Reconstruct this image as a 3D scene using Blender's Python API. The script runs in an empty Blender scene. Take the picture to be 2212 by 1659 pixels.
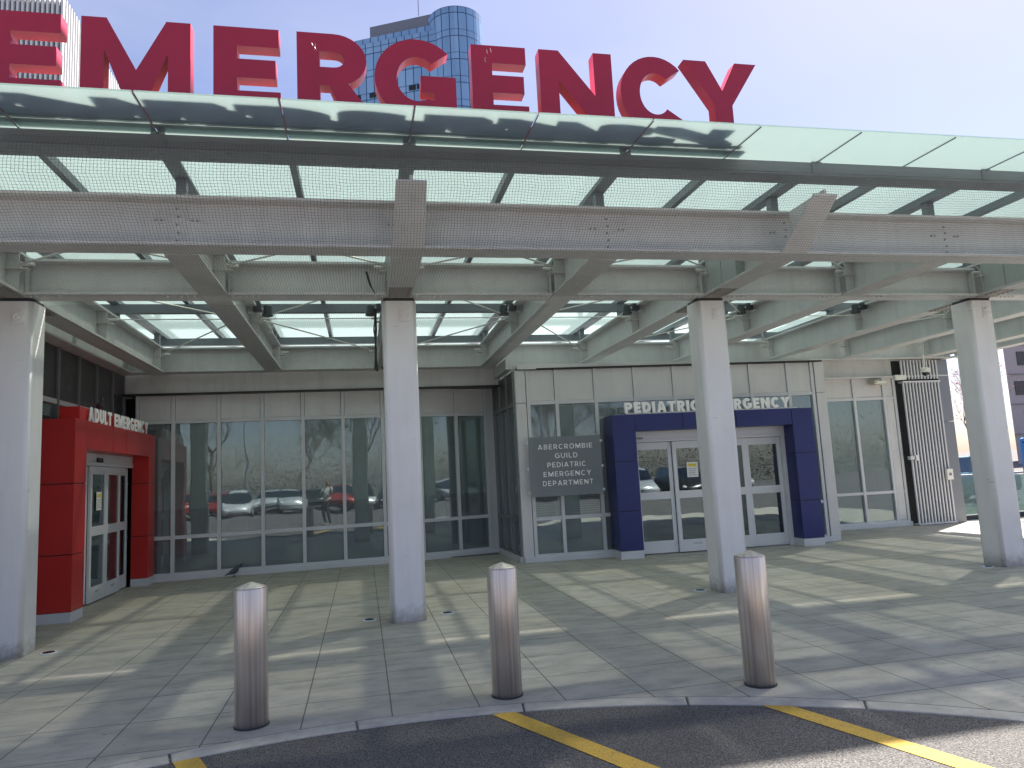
import bpy, bmesh, math, random
from mathutils import Vector, Matrix
R = math.radians
random.seed(7)
S = bpy.context.scene
C = S.collection

# ------------------------------------------------------------------ camera
def cam_axes(yaw, pitch, roll):
    cy, sy, cp, sp = math.cos(yaw), math.sin(yaw), math.cos(pitch), math.sin(pitch)
    f = Vector((sy*cp, cy*cp, sp)); rt = Vector((cy, -sy, 0)); up = rt.cross(f)
    r2 = rt*math.cos(roll)+up*math.sin(roll); u2 = r2.cross(f)
    return r2, u2, f
cd = bpy.data.cameras.new('camera'); cam = bpy.data.objects.new('camera', cd); C.objects.link(cam)
r_, u_, f_ = cam_axes(R(11.9926), R(7.1543), R(-2.9606))
M = Matrix.Identity(4)
for i in range(3):
    M[i][0] = r_[i]; M[i][1] = u_[i]; M[i][2] = -f_[i]
M[2][3] = 1.6
cam.matrix_world = M
cd.sensor_width = 36; cd.lens = 36*1556.1/2212; cd.clip_start = .05; cd.clip_end = 3000
S.camera = cam

# ------------------------------------------------------------------ light
SUN_EL, SUN_AZ = 56.5, 56.0          # azimuth clockwise from +Y
w = bpy.data.worlds.new('World'); S.world = w; w.use_nodes = True
nt = w.node_tree; nt.nodes.clear()
sky = nt.nodes.new('ShaderNodeTexSky'); sky.sky_type = 'NISHITA'; sky.sun_disc = False
sky.sun_elevation = R(SUN_EL); sky.sun_rotation = R(SUN_AZ)
sky.air_density = 1.0; sky.dust_density = 1.0; sky.ozone_density = 2.0
bg = nt.nodes.new('ShaderNodeBackground'); bg.inputs[1].default_value = .057
wo = nt.nodes.new('ShaderNodeOutputWorld')
tc = nt.nodes.new('ShaderNodeTexCoord'); nz = nt.nodes.new('ShaderNodeTexNoise'); nz.inputs['Scale'].default_value = 2.2; nz.inputs['Detail'].default_value = 6
mp = nt.nodes.new('ShaderNodeMapping'); mp.inputs['Scale'].default_value = (1, 1, 3.5); nt.links.new(tc.outputs['Generated'], mp.inputs[0]); nt.links.new(mp.outputs[0], nz.inputs['Vector'])
cr = nt.nodes.new('ShaderNodeValToRGB'); cr.color_ramp.elements[0].position = .38; cr.color_ramp.elements[1].position = .75
cr.color_ramp.elements[0].color = (0, 0, 0, 1); cr.color_ramp.elements[1].color = (.35, .35, .35, 1); nt.links.new(nz.outputs['Fac'], cr.inputs[0])
tn = nt.nodes.new('ShaderNodeMix'); tn.data_type = 'RGBA'; tn.blend_type = 'MULTIPLY'; tn.inputs[0].default_value = 1; tn.inputs[7].default_value = (1.08, .93, 1.0, 1)
nt.links.new(sky.outputs[0], tn.inputs[6])
cl = nt.nodes.new('ShaderNodeMix'); cl.data_type = 'RGBA'; cl.inputs[7].default_value = (4.2, 4.5, 5.4, 1)   # thin high haze
nt.links.new(cr.outputs[0], cl.inputs[0]); nt.links.new(tn.outputs[2], cl.inputs[6]); nt.links.new(cl.outputs[2], bg.inputs[0]); nt.links.new(bg.outputs[0], wo.inputs[0])
sd = bpy.data.lights.new('sun', 'SUN'); sd.energy = 5.0; sd.angle = R(1.4); sd.color = (1, .95, .87)
so = bpy.data.objects.new('sun', sd); C.objects.link(so)
sdir = Vector((math.sin(R(SUN_AZ))*math.cos(R(SUN_EL)), math.cos(R(SUN_AZ))*math.cos(R(SUN_EL)), math.sin(R(SUN_EL))))
so.rotation_euler = sdir.to_track_quat('Z', 'Y').to_euler()
S.view_settings.view_transform = 'Standard'; S.view_settings.look = 'None'
S.view_settings.exposure = 1.75; S.view_settings.gamma = 1

# ------------------------------------------------------------------ materials
def nodes(name):
    m = bpy.data.materials.new(name); m.use_nodes = True
    t = m.node_tree; t.nodes.clear()
    o = t.nodes.new('ShaderNodeOutputMaterial')
    return m, t, o
def N(t, k, **kw):
    n = t.nodes.new(k)
    for a, b in kw.items():
        if a.startswith('i_'):
            n.inputs[a[2:].replace('_', ' ')].default_value = b
        else: setattr(n, a, b)
    return n
def mth(t, op, a, b=None, c=None, clamp=False):
    n = t.nodes.new('ShaderNodeMath'); n.operation = op; n.use_clamp = clamp
    for i, v in enumerate((a, b, c)):
        if v is None: continue
        if isinstance(v, (int, float)): n.inputs[i].default_value = v
        else: t.links.new(v, n.inputs[i])
    return n.outputs[0]
def mixc(t, fac, a, b, mode='MIX'):
    n = t.nodes.new('ShaderNodeMix'); n.data_type = 'RGBA'; n.blend_type = mode
    for i, v in ((0, fac), (6, a), (7, b)):
        if isinstance(v, (int, float)): n.inputs[i].default_value = v
        elif isinstance(v, (tuple, list)): n.inputs[i].default_value = (*v[:3], 1)
        else: t.links.new(v, n.inputs[i])
    return n.outputs[2]
def ramp(t, v, pts):
    n = t.nodes.new('ShaderNodeValToRGB'); e = n.color_ramp.elements
    while len(e) < len(pts): e.new(.5)
    for q, (p, c) in zip(e, pts):
        q.position = p; q.color = (c, c, c, 1) if isinstance(c, (int, float)) else (*c, 1)
    t.links.new(v, n.inputs[0]); return n.outputs[0]
def noise(t, vec, scale, detail=4, rough=.6):
    n = N(t, 'ShaderNodeTexNoise', i_Scale=scale, i_Detail=detail, i_Roughness=rough)
    if vec is not None: t.links.new(vec, n.inputs['Vector'])
    return n.outputs['Fac']
def pos(t):
    return t.nodes.new('ShaderNodeNewGeometry').outputs['Position']
def scalev(t, v, s):
    n = t.nodes.new('ShaderNodeVectorMath'); n.operation = 'MULTIPLY'
    t.links.new(v, n.inputs[0]); n.inputs[1].default_value = s; return n.outputs[0]
def bsdf(t, o, col, rough=.5, metal=0., spec=None, bump=None, bstr=.2, bdist=.01, emis=None):
    b = t.nodes.new('ShaderNodeBsdfPrincipled')
    for k, v in (('Base Color', col), ('Roughness', rough), ('Metallic', metal)):
        if isinstance(v, (tuple, list)): b.inputs[k].default_value = (*v[:3], 1)
        elif isinstance(v, (int, float)): b.inputs[k].default_value = v
        else: t.links.new(v, b.inputs[k])
    if spec is not None: b.inputs['Specular IOR Level'].default_value = spec
    if bump is not None:
        bp = N(t, 'ShaderNodeBump', i_Strength=bstr, i_Distance=bdist); t.links.new(bump, bp.inputs['Height'])
        t.links.new(bp.outputs[0], b.inputs['Normal'])
    if o is not None: t.links.new(b.outputs[0], o.inputs[0])
    return b
MAT = {}
def painted(name, col, rough=.45, metal=0., dirt=.12, scale=2.5, bstr=.05, spec=None, streak=0., splash=0.):
    m, t, o = nodes(name); p = pos(t)
    a = noise(t, p, scale, 5); b = noise(t, scalev(t, p, (9, 9, .9)), 1.0, 4)
    f = mth(t, 'MULTIPLY', ramp(t, a, [(.35, 0.), (.7, 1.)]), dirt)
    c = mixc(t, f, col, tuple(q*.62 for q in col))
    if streak:
        c = mixc(t, mth(t, 'MULTIPLY', ramp(t, b, [(.5, 0.), (.72, 1.)]), streak), c, tuple(q*.55+.01 for q in col))
    if splash:                               # splashed grime and scuffs low down
        sz = t.nodes.new('ShaderNodeSeparateXYZ'); t.links.new(p, sz.inputs[0])
        e = mth(t, 'ADD', mth(t, 'MULTIPLY', sz.outputs[2], 1.8), mth(t, 'MULTIPLY', noise(t, p, 14, 5, .7), .55))
        c = mixc(t, mth(t, 'MULTIPLY', ramp(t, e, [(.30, 1.), (.62, 0.)]), splash), c, (.16, .145, .12))
        sc = noise(t, scalev(t, p, (6, 6, 40)), 1.0, 3, .6); ar = noise(t, p, 2.2, 2)
        c = mixc(t, mth(t, 'MULTIPLY', mth(t, 'MULTIPLY', ramp(t, sc, [(.66, 0.), (.70, 1.)]), ramp(t, ar, [(.52, 0.), (.6, 1.)])), splash*.6), c, (.2, .19, .18))
    r = mth(t, 'ADD', mth(t, 'MULTIPLY', a, .18), rough-.09)
    bsdf(t, o, c, r, metal, spec, noise(t, p, 90, 3), bstr, .002)
    MAT[name] = m; return m
painted('steel', (.60, .60, .595), .5, dirt=.3, streak=.25)
painted('cover_green', (.38, .42, .41), .45, dirt=.2)
painted('bolt_steel', (.30, .28, .26), .5)
painted('greysteel', (.17, .19, .21), .45, dirt=.2)
painted('column_paint', (.80, .79, .79), .5, dirt=.14, streak=.16, splash=.6)
painted('alu', (.62, .63, .66), .42, .05, dirt=.15)
painted('fin_alu', (.34, .35, .38), .4, .1)
painted('alu_dark', (.22, .23, .25), .4, .3)
painted('fascia', (.65, .645, .65), .45, .1, dirt=.18, streak=.18)
painted('dark_panel', (.055, .055, .06), .3, .1)
painted('red_panel', (.56, .024, .022), .35, .15, dirt=.3, scale=1.2, streak=.12, splash=.25)
painted('blue_panel', (.018, .028, .155), .35, .15, dirt=.3, scale=1.2, streak=.12, splash=.2)
painted('letter_red', (.45, .020, .052), .38, dirt=.3, scale=2, streak=.15)
painted('white_letter', (.90, .90, .90), .4, dirt=.05)
painted('door_alu', (.68, .69, .72), .4, .05, dirt=.12)
painted('black', (.012, .012, .014), .4)
painted('charcoal', (.035, .04, .045), .45)
painted('white_plastic', (.75, .74, .70), .45)
painted('beige_box', (.55, .53, .40), .5)
painted('rod', (.66, .65, .62), .4, .2)
painted('floor_in', (.10, .10, .10), .4)
painted('wall_in', (.30, .32, .31), .8)
painted('shade', (.60, .70, .62), .9, dirt=.1)
painted('frost', (.15, .175, .20), .6, dirt=.2, streak=.2)
painted('kerb_face', (.47, .44, .39), .8, dirt=.7, scale=9)
painted('pinkwall', (.48, .42, .42), .8)
painted('bark', (.13, .10, .08), .9, dirt=.5, scale=12)
painted('rubber', (.02, .02, .02), .8)
painted('foliage', (.17, .17, .09), .8, dirt=.5, scale=3)
painted('blossom', (.42, .10, .11), .8, dirt=.4, scale=5)
painted('pigeon', (.07, .075, .09), .6, dirt=.5, scale=60)
painted('skin_tone', (.42, .25, .18), .5)
painted('shirt', (.42, .42, .43), .8)
painted('trousers', (.02, .022, .03), .8)
painted('cap_red', (.25, .03, .03), .8)
painted('banner_blue', (.015, .14, .48), .5)
painted('paper', (.80, .80, .78), .7, dirt=.02)
painted('yellow_ink', (.75, .60, .04), .6)
painted('grey_ink', (.30, .30, .32), .7)
painted('lawn', (.07, .085, .045), .95, dirt=.6, scale=6)

def mk_paver():
    m, t, o = nodes('paver'); p = pos(t)
    s = t.nodes.new('ShaderNodeSeparateXYZ'); t.links.new(p, s.inputs[0])
    wob = mth(t, 'MULTIPLY', mth(t, 'SUBTRACT', noise(t, p, 2.0, 2), .5), .006)
    u = mth(t, 'DIVIDE', mth(t, 'ADD', mth(t, 'ADD', s.outputs[0], 60.24), wob), .604)
    v = mth(t, 'DIVIDE', mth(t, 'ADD', mth(t, 'ADD', s.outputs[1], 60.51), wob), .65)
    # line masks, a joint 7 mm wide
    def line(x, per):
        fr = mth(t, 'FRACT', x); d = mth(t, 'MINIMUM', fr, mth(t, 'SUBTRACT', 1.0, fr))
        return mth(t, 'SUBTRACT', 1.0, mth(t, 'DIVIDE', mth(t, 'SUBTRACT', mth(t, 'MULTIPLY', d, per), .0028), .0035, clamp=True), clamp=True)
    l = mth(t, 'MAXIMUM', line(u, .604), line(v, .65))
    cx = N(t, 'ShaderNodeCombineXYZ'); t.links.new(mth(t, 'FLOOR', u), cx.inputs[0]); t.links.new(mth(t, 'FLOOR', v), cx.inputs[1])
    wn = t.nodes.new('ShaderNodeTexWhiteNoise'); t.links.new(cx.outputs[0], wn.inputs[0])
    base = mixc(t, wn.outputs[0], (.44, .415, .365), (.54, .51, .45))
    big = noise(t, p, .55, 5, .65)
    base = mixc(t, ramp(t, big, [(.35, 0.), (.62, .7)]), base, (.50, .435, .33))
    st = noise(t, scalev(t, p, (1, 2.2, 1)), 2.3, 6, .7)
    base = mixc(t, ramp(t, st, [(.42, 0.), (.68, .7)]), base, (.25, .245, .225))
    sp = noise(t, p, 160, 3, .7)
    base = mixc(t, ramp(t, sp, [(.35, .35), (.6, 0.)]), base, (.21, .205, .19))
    vo = N(t, 'ShaderNodeTexVoronoi', i_Scale=3.1); t.links.new(scalev(t, p, (1, 1.3, 1)), vo.inputs['Vector'])
    spot = ramp(t, vo.outputs['Distance'], [(.022, 1.), (.045, 0.)])
    base = mixc(t, mth(t, 'MULTIPLY', spot, .75), base, (.06, .055, .05))
    v2 = N(t, 'ShaderNodeTexVoronoi', i_Scale=9.5); t.links.new(scalev(t, p, (1, 1.6, 1)), v2.inputs['Vector'])
    base = mixc(t, mth(t, 'MULTIPLY', ramp(t, v2.outputs['Distance'], [(.03, 1.), (.09, 0.)]), ramp(t, noise(t, p, 1.3, 3), [(.45, 0.), (.6, .55)])), base, (.14, .13, .115))
    base = mixc(t, mth(t, 'MULTIPLY', l, .8), base, (.055, .05, .045))
    h = mth(t, 'SUBTRACT', mth(t, 'MULTIPLY', sp, .25), l)
    bsdf(t, o, base, mth(t, 'ADD', mth(t, 'MULTIPLY', st, .3), .5), 0, .35, h, .35, .004)
    MAT['paver'] = m
mk_paver()
def mk_asphalt():
    m, t, o = nodes('asphalt'); p = pos(t)
    vo = N(t, 'ShaderNodeTexVoronoi', i_Scale=75); t.links.new(p, vo.inputs['Vector'])
    g = noise(t, p, 95, 4, .75); big = noise(t, p, .9, 5)
    c = mixc(t, ramp(t, g, [(.40, 0.), (.64, 1.)]), (.030, .028, .029), (.22, .205, .195))
    c = mixc(t, ramp(t, big, [(.4, 0.), (.7, .4)]), c, (.075, .068, .064))
    bsdf(t, o, c, .85, 0, .4, mth(t, 'ADD', vo.outputs['Distance'], g), .8, .006)
    MAT['asphalt'] = m
mk_asphalt()
def mk_line():
    m, t, o = nodes('yellow_paint'); p = pos(t)
    g = noise(t, p, 150, 3, .7); b = noise(t, p, 7, 5, .7)
    f = mth(t, 'MAXIMUM', mth(t, 'MULTIPLY', ramp(t, g, [(.50, 0.), (.62, 1.)]), ramp(t, b, [(.3, .35), (.6, 1.)])), ramp(t, b, [(.66, 0.), (.72, .8)]))
    bsdf(t, o, mixc(t, f, (.62, .38, .045), (.16, .13, .09)), .7, 0, .4, g, .4, .003)
    MAT['yellow_paint'] = m
mk_line()
def mk_roofglass():
    m, t, o = nodes('roof_glass'); p = pos(t)
    tr = N(t, 'ShaderNodeBsdfTransparent'); tr.inputs[0].default_value = (.80, .83, .79, 1)
    tl = N(t, 'ShaderNodeBsdfTranslucent'); tl.inputs[0].default_value = (.40, .465, .46, 1)
    df = N(t, 'ShaderNodeBsdfDiffuse'); df.inputs[0].default_value = (.30, .40, .40, 1)
    gl = N(t, 'ShaderNodeBsdfGlossy', i_Roughness=.12); gl.inputs[0].default_value = (.8, .95, .95, 1)
    a = t.nodes.new('ShaderNodeMixShader'); t.links.new(tr.outputs[0], a.inputs[1]); t.links.new(tl.outputs[0], a.inputs[2])
    t.links.new(ramp(t, noise(t, p, .7, 4), [(.3, .63), (.7, .74)]), a.inputs[0])
    d = t.nodes.new('ShaderNodeMixShader'); d.inputs[0].default_value = .06
    t.links.new(a.outputs[0], d.inputs[1]); t.links.new(df.outputs[0], d.inputs[2])
    b = t.nodes.new('ShaderNodeMixShader'); lw = N(t, 'ShaderNodeFresnel', i_IOR=1.45)
    t.links.new(mth(t, 'MULTIPLY', lw.outputs[0], .7), b.inputs[0])
    t.links.new(d.outputs[0], b.inputs[1]); t.links.new(gl.outputs[0], b.inputs[2]); t.links.new(b.outputs[0], o.inputs[0])
    MAT['roof_glass'] = m
mk_roofglass()
def mk_glass(name, tint, refl, rough=.0, wav=.0, film=0.):
    m, t, o = nodes(name)
    tr = N(t, 'ShaderNodeBsdfTransparent'); tr.inputs[0].default_value = (*tint, 1)
    gl = N(t, 'ShaderNodeBsdfGlossy', i_Roughness=rough); gl.inputs[0].default_value = (.80, .95, .98, 1)
    if wav:
        bp = N(t, 'ShaderNodeBump', i_Strength=wav, i_Distance=.02)
        t.links.new(noise(t, pos(t), 1.1, 1), bp.inputs['Height']); t.links.new(bp.outputs[0], gl.inputs['Normal'])
    b = t.nodes.new('ShaderNodeMixShader'); fr = N(t, 'ShaderNodeFresnel', i_IOR=1.5)
    t.links.new(mth(t, 'ADD', mth(t, 'MULTIPLY', fr.outputs[0], .8), refl, clamp=True), b.inputs[0])
    t.links.new(tr.outputs[0], b.inputs[1]); t.links.new(gl.outputs[0], b.inputs[2]); out = b.outputs[0]
    if film:
        df = N(t, 'ShaderNodeBsdfDiffuse'); df.inputs[0].default_value = (.42, .45, .50, 1)
        c = t.nodes.new('ShaderNodeMixShader'); p = pos(t)
        t.links.new(mth(t, 'MULTIPLY', ramp(t, noise(t, scalev(t, p, (4, 4, .7)), 1.5, 5), [(.3, .6), (.7, 1.)]), film), c.inputs[0])
        t.links.new(out, c.inputs[1]); t.links.new(df.outputs[0], c.inputs[2]); out = c.outputs[0]
    t.links.new(out, o.inputs[0])
    MAT[name] = m
mk_glass('window_glass', (.72, .80, .76), .12, .015, .22, .27)
mk_glass('door_glass', (.35, .38, .38), .16, .01, .25, .06)
mk_glass('rail_glass', (.78, .86, .85), .05)
mk_glass('car_glass', (.10, .12, .13), .15)
def mk_brushed():
    m, t, o = nodes('brushed'); p = pos(t)
    co = t.nodes.new('ShaderNodeTexCoord').outputs['Object']
    n1 = noise(t, scalev(t, co, (45, 45, .5)), 1, 3); n2 = noise(t, scalev(t, co, (500, 500, 3)), 1, 2)
    c = mixc(t, ramp(t, n1, [(.35, 0.), (.65, 1.)]), (.58, .51, .455), (.82, .76, .70))
    r = mth(t, 'ADD', mth(t, 'MULTIPLY', n2, .16), .38)
    b = bsdf(t, o, c, r, .85, None, n2, .06, .002)
    MAT['brushed'] = m
mk_brushed()
def mk_net():
    m, t, o = nodes('net_cord')
    uv = t.nodes.new('ShaderNodeUVMap'); s = t.nodes.new('ShaderNodeSeparateXYZ'); t.links.new(uv.outputs[0], s.inputs[0])
    nn = noise(t, scalev(t, pos(t), (1, 1, 1)), 5, 3, .6)
    def ln(x, cell):
        q = mth(t, 'FRACT', mth(t, 'ADD', mth(t, 'DIVIDE', x, cell), mth(t, 'MULTIPLY', nn, 1.3)))
        return mth(t, 'LESS_THAN', q, .095)
    k = mth(t, 'MAXIMUM', ln(s.outputs[0], .028), ln(s.outputs[1], .028))
    tr = t.nodes.new('ShaderNodeBsdfTransparent'); df = N(t, 'ShaderNodeBsdfDiffuse'); df.inputs[0].default_value = (.13, .13, .135, 1)
    b = t.nodes.new('ShaderNodeMixShader'); t.links.new(k, b.inputs[0]); t.links.new(tr.outputs[0], b.inputs[1]); t.links.new(df.outputs[0], b.inputs[2])
    t.links.new(b.outputs[0], o.inputs[0]); MAT['net_cord'] = m
mk_net()
def mk_curtain():
    m, t, o = nodes('curtain_wall')
    uv = t.nodes.new('ShaderNodeUVMap'); s = t.nodes.new('ShaderNodeSeparateXYZ'); t.links.new(uv.outputs[0], s.inputs[0])
    u = mth(t, 'DIVIDE', s.outputs[0], 1.25); v = mth(t, 'DIVIDE', s.outputs[1], 3.6)
    fu, fv = mth(t, 'FRACT', u), mth(t, 'FRACT', v)
    l = mth(t, 'MAXIMUM', mth(t, 'LESS_THAN', fu, .10), mth(t, 'LESS_THAN', fv, .035))
    l = mth(t, 'MAXIMUM', l, mth(t, 'MULTIPLY', mth(t, 'LESS_THAN', mth(t, 'ABSOLUTE', mth(t, 'SUBTRACT', fv, .3)), .012), 1.0))
    cx = N(t, 'ShaderNodeCombineXYZ'); t.links.new(mth(t, 'FLOOR', u), cx.inputs[0]); t.links.new(mth(t, 'FLOOR', v), cx.inputs[1])
    wn = t.nodes.new('ShaderNodeTexWhiteNoise'); t.links.new(cx.outputs[0], wn.inputs[0])
    c = mixc(t, wn.outputs[0], (.24, .40, .56), (.34, .52, .68)); c = mixc(t, l, c, (.035, .06, .11))
    r = mth(t, 'ADD', mth(t, 'MULTIPLY', l, .4), .12)
    bsdf(t, o, c, r, .55, .6); MAT['curtain_wall'] = m
mk_curtain()
def mk_plaque():
    m, t, o = nodes('etched_glass')
    tr = N(t, 'ShaderNodeBsdfTransparent'); tr.inputs[0].default_value = (.75, .78, .78, 1)
    b0 = bsdf(t, None, (.30, .335, .37), .25)
    b = t.nodes.new('ShaderNodeMixShader'); b.inputs[0].default_value = .52
    t.links.new(tr.outputs[0], b.inputs[1]); t.links.new(b0.outputs[0], b.inputs[2]); t.links.new(b.outputs[0], o.inputs[0])
    MAT['etched_glass'] = m
mk_plaque()
def flat(name, col, rough=.4, metal=0.):
    m, t, o = nodes(name); bsdf(t, o, mixc(t, mth(t, 'MULTIPLY', noise(t, pos(t), 4, 3), .25), col, tuple(q*.7 for q in col)), rough, metal); MAT[name] = m
for n_, c_ in (('car_silver', (.5, .51, .53)), ('car_black', (.02, .02, .022)), ('car_red', (.30, .02, .02)), ('car_white', (.75, .75, .76)), ('car_teal', (.20, .36, .40))):
    flat(n_, c_, .25, .3)
flat('lamp_lens', (.7, .7, .68), .15)
flat('tail_lens', (.35, .01, .01), .2)

# ------------------------------------------------------------------ builders
def wloc(o):
    v = Vector((0, 0, 0))
    while o is not None: v += o.location; o = o.parent
    return v
class MB:
    def __init__(s, T=None): s.bm = bmesh.new(); s.T = T
    def _add(s, vs, fs):
        if s.T is not None: vs = [s.T @ Vector(v) for v in vs]
        b = [s.bm.verts.new(v) for v in vs]
        for f in fs:
            try: s.bm.faces.new([b[i] for i in f])
            except ValueError: pass
        return b
    def box(s, x0, x1, y0, y1, z0, z1):
        if x0 > x1: x0, x1 = x1, x0
        if y0 > y1: y0, y1 = y1, y0
        if z0 > z1: z0, z1 = z1, z0
        s._add([(x0, y0, z0), (x1, y0, z0), (x1, y1, z0), (x0, y1, z0), (x0, y0, z1), (x1, y0, z1), (x1, y1, z1), (x0, y1, z1)],
               [(3, 2, 1, 0), (4, 5, 6, 7), (0, 1, 5, 4), (1, 2, 6, 5), (2, 3, 7, 6), (3, 0, 4, 7)]); return s
    def hexa(s, p):                     # 8 points: bottom 4 ccw, top 4 ccw
        s._add(p, [(3, 2, 1, 0), (4, 5, 6, 7), (0, 1, 5, 4), (1, 2, 6, 5), (2, 3, 7, 6), (3, 0, 4, 7)]); return s
    def tube(s, p0, p1, r0, r1=None, n=8, caps=True):
        p0, p1 = Vector(p0), Vector(p1); r1 = r0 if r1 is None else r1
        d = (p1-p0).normalized(); a = Vector((0, 0, 1)) if abs(d.z) < .9 else Vector((1, 0, 0))
        u = d.cross(a).normalized(); v = d.cross(u)
        vs = []
        for p, r in ((p0, r0), (p1, r1)):
            for k in range(n):
                q = 2*math.pi*k/n; vs.append(p+(u*math.cos(q)+v*math.sin(q))*r)
        fs = [(k, (k+1) % n, n+(k+1) % n, n+k) for k in range(n)]
        if caps: fs += [tuple(range(n-1, -1, -1)), tuple(range(n, 2*n))]
        s._add([tuple(v) for v in vs], fs); return s
    def lathe(s, c, prof, n=32):
        vs, fs = [], []
        for r, z in prof:
            for k in range(n):
                q = 2*math.pi*k/n; vs.append((c[0]+r*math.cos(q), c[1]+r*math.sin(q), c[2]+z))
        for i in range(len(prof)-1):
            for k in range(n): fs.append((i*n+k, i*n+(k+1) % n, (i+1)*n+(k+1) % n, (i+1)*n+k))
        fs.append(tuple(range(n-1, -1, -1))); fs.append(tuple(range((len(prof)-1)*n, len(prof)*n)))
        s._add(vs, fs); return s
    def prism(s, pts, z0, z1):
        n = len(pts)
        s._add([(x, y, z0) for x, y in pts]+[(x, y, z1) for x, y in pts],
               [tuple(range(n-1, -1, -1)), tuple(range(n, 2*n))]+[(i, (i+1) % n, n+(i+1) % n, n+i) for i in range(n)]); return s
    def ell(s, c, r, rot=None, n=12, m=8):
        vs, fs = [], []
        for i in range(m+1):
            th = math.pi*i/m
            for k in range(n):
                q = 2*math.pi*k/n
                v = Vector((r[0]*math.sin(th)*math.cos(q), r[1]*math.sin(th)*math.sin(q), r[2]*math.cos(th)))
                if rot is not None: v = rot @ v
                vs.append(tuple(v+Vector(c)))
        for i in range(m):
            for k in range(n): fs.append((i*n+k, (i+1)*n+k, (i+1)*n+(k+1) % n, i*n+(k+1) % n))
        s._add(vs, fs); return s
    def build(s, name, mat, parent=None, bevel=0, smooth=False, weld=False):
        if weld: bmesh.ops.remove_doubles(s.bm, verts=s.bm.verts, dist=1e-5)
        bmesh.ops.recalc_face_normals(s.bm, faces=s.bm.faces)
        me = bpy.data.meshes.new(name)
        if parent is not None:
            off = wloc(parent)
            for v in s.bm.verts: v.co -= off
        s.bm.to_mesh(me); s.bm.free()
        o = bpy.data.objects.new(name, me); C.objects.link(o)
        me.materials.append(MAT[mat] if isinstance(mat, str) else mat)
        if parent is not None: o.parent = parent
        if smooth:
            for f in me.polygons: f.use_smooth = True
        if bevel:
            b = o.modifiers.new('bevel', 'BEVEL'); b.width = bevel; b.segments = 2; b.limit_method = 'ANGLE'; b.angle_limit = R(40)
        return o
def tag(o, label=None, cat=None, group=None, kind=None):
    for k, v in (('label', label), ('category', cat), ('group', group), ('kind', kind)):
        if v: o[k] = v
    return o
def thing(name, label, cat, loc, group=None):
    o = bpy.data.objects.new(name, None); C.objects.link(o); o.location = loc; o.empty_display_size = .2
    return tag(o, label, cat, group)

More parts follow.
